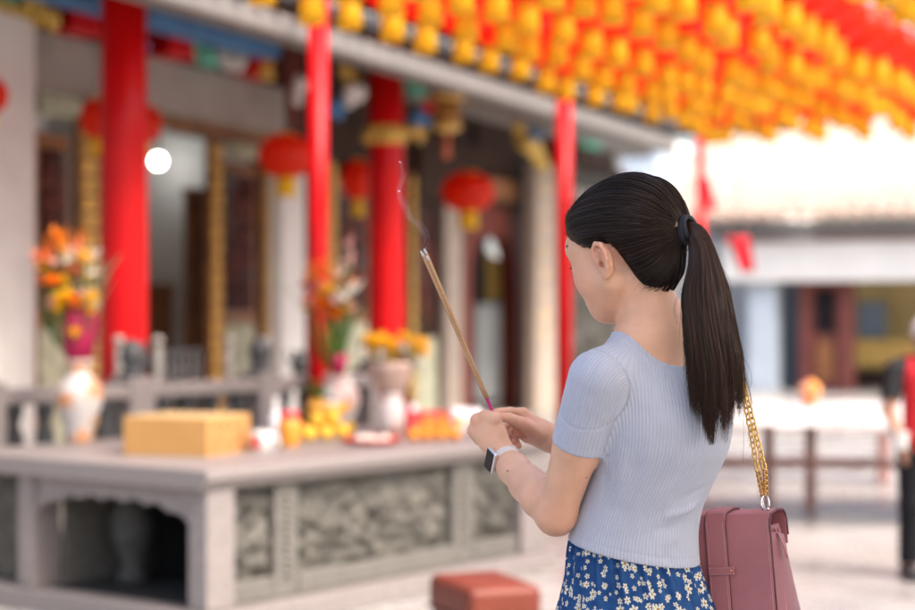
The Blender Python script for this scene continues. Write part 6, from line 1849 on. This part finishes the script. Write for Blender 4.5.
def hwall(name, px_a, px_b, dy, th, mt, z0=0, z1=None): return hb(hx(px_a, dy), hx(px_b, dy), dy, dy + th, z0, z1 or zw, name, mt, .01)
hwall('end_pillar', 748, 775, -1.0, .5, M_BLUEW)
hwall('dark_opening_wall', 775, 802, 1.6, .1, mat('slate_paint', (.10, .12, .15), rough=.7, var=.3))
hwall('door_post', 799, 811, -.8, .25, M_ROSE); hwall('door_post', 839, 853, -.8, .25, M_ROSE)
d = hwall('door_leaf', 811, 839, -.7, .08, M_ROSE); hb(hx(815, -.72), hx(835, -.72), -.72, -.70, 1.0, 1.75, 'glass_pane', M_DGLASS, parent=d)
hb(hx(817, -.72), hx(833, -.72), -.725, -.70, .2, .85, 'lower_panel', M_WOOD, parent=d)
hwall('inner_wall', 853, 1100, 2.0, .2, M_YWALL)
hwall('notice_board', 858, 886, 1.85, .06, mat('blue_grey_board', (.22, .28, .36), rough=.6, var=.2), hz(338, 870, 1.85), hz(302, 870, 1.85))
hwall('counter', 853, 1100, 1.0, .7, M_DARKW, 0, hz(371, 880, 1.0))
hwall('gilt_frieze', 853, 1100, .95, .06, M_GOLDW, hz(366, 880, .95), hz(340, 880, .95))
hb(-.1, 9, 5.5, 5.7, 0, zw, 'back_wall', M_YWALL)
# side building behind the head, pale and sunlit
h1 = P3(690, 311, 34)
sd = thing('side_building', 'pale plastered building behind the ponytail with a bright flat roof line', 'building', (h1.x, h1.y, 0), R(-23.2))
def sbx(x0, x1, y0, y1, z0, z1, name, mt, bevel=0.0): return MB().box(((x0 + x1) / 2, (y0 + y1) / 2, (z0 + z1) / 2), (x1 - x0, y1 - y0, z1 - z0)).build(name, mt, sd, bevel=bevel)
sbx(-3.2, 1.35, 0, 5, 0, 3.1, 'wall', mat('grey_blue_plaster', (.46, .50, .56), rough=.85, var=.1))
sbx(-3.4, 1.45, -.25, 5.2, 3.1, 3.3, 'roof_slab', M_WHT, .02)
sbx(-3.0, -1.9, -.06, .02, .8, 2.4, 'window', M_BLUEW); sbx(-.6, .4, -.06, .02, .1, 2.2, 'door', M_WHT)
sbx(-2.6, 1.0, -1.3, -.26, 2.5, 2.6, 'awning', M_WHT, .02)
h2 = P3(640, 311, 44)
tw = thing('tall_block', 'tall pale blue block rising beyond the courtyard, left of the bright roof', 'building', (h2.x, h2.y, 0), R(-23.2))
MB().box((-.3, 3, 2.7), (1.6, 6, 5.4)).build('wall', M_BLUEW, tw); MB().box((-.3, 3, 5.5), (1.9, 6.3, .2)).build('roof_slab', M_WHT, tw, bevel=.02)
for k in range(2): MB().box((-.65 + k * .7, -.02, 3.9), (.4, .06, .9)).build('window', M_DGLASS, tw)
# small red pennants near the eave corner
for (px, py, d, sx_, lab) in ((738, 252, 18.0, 1.0, 'red cloth pennant hanging beside the ponytail'), (702, 192, 18.6, .7, 'narrow red streamer on the farthest canopy pole')):
    p = P3(px, py, d); o = thing('pennant', lab, 'flag', tuple(p))
    MB().sheet(lambda s, t: ((s - .5) * .22 * sx_ * (1 - .35 * t) + .10 * t, .02 * math.sin(s * 9 + t * 3), .16 - .36 * t), 10, 10).build('cloth', mat('red_cloth', (.62, .012, .03), rough=.7, trans=.3), o, solid=.004)
    MB().cyl((0, .01, .16), (0, .01, ZC - p.z), .006, n=6).build('cord', M_GREYD, o)
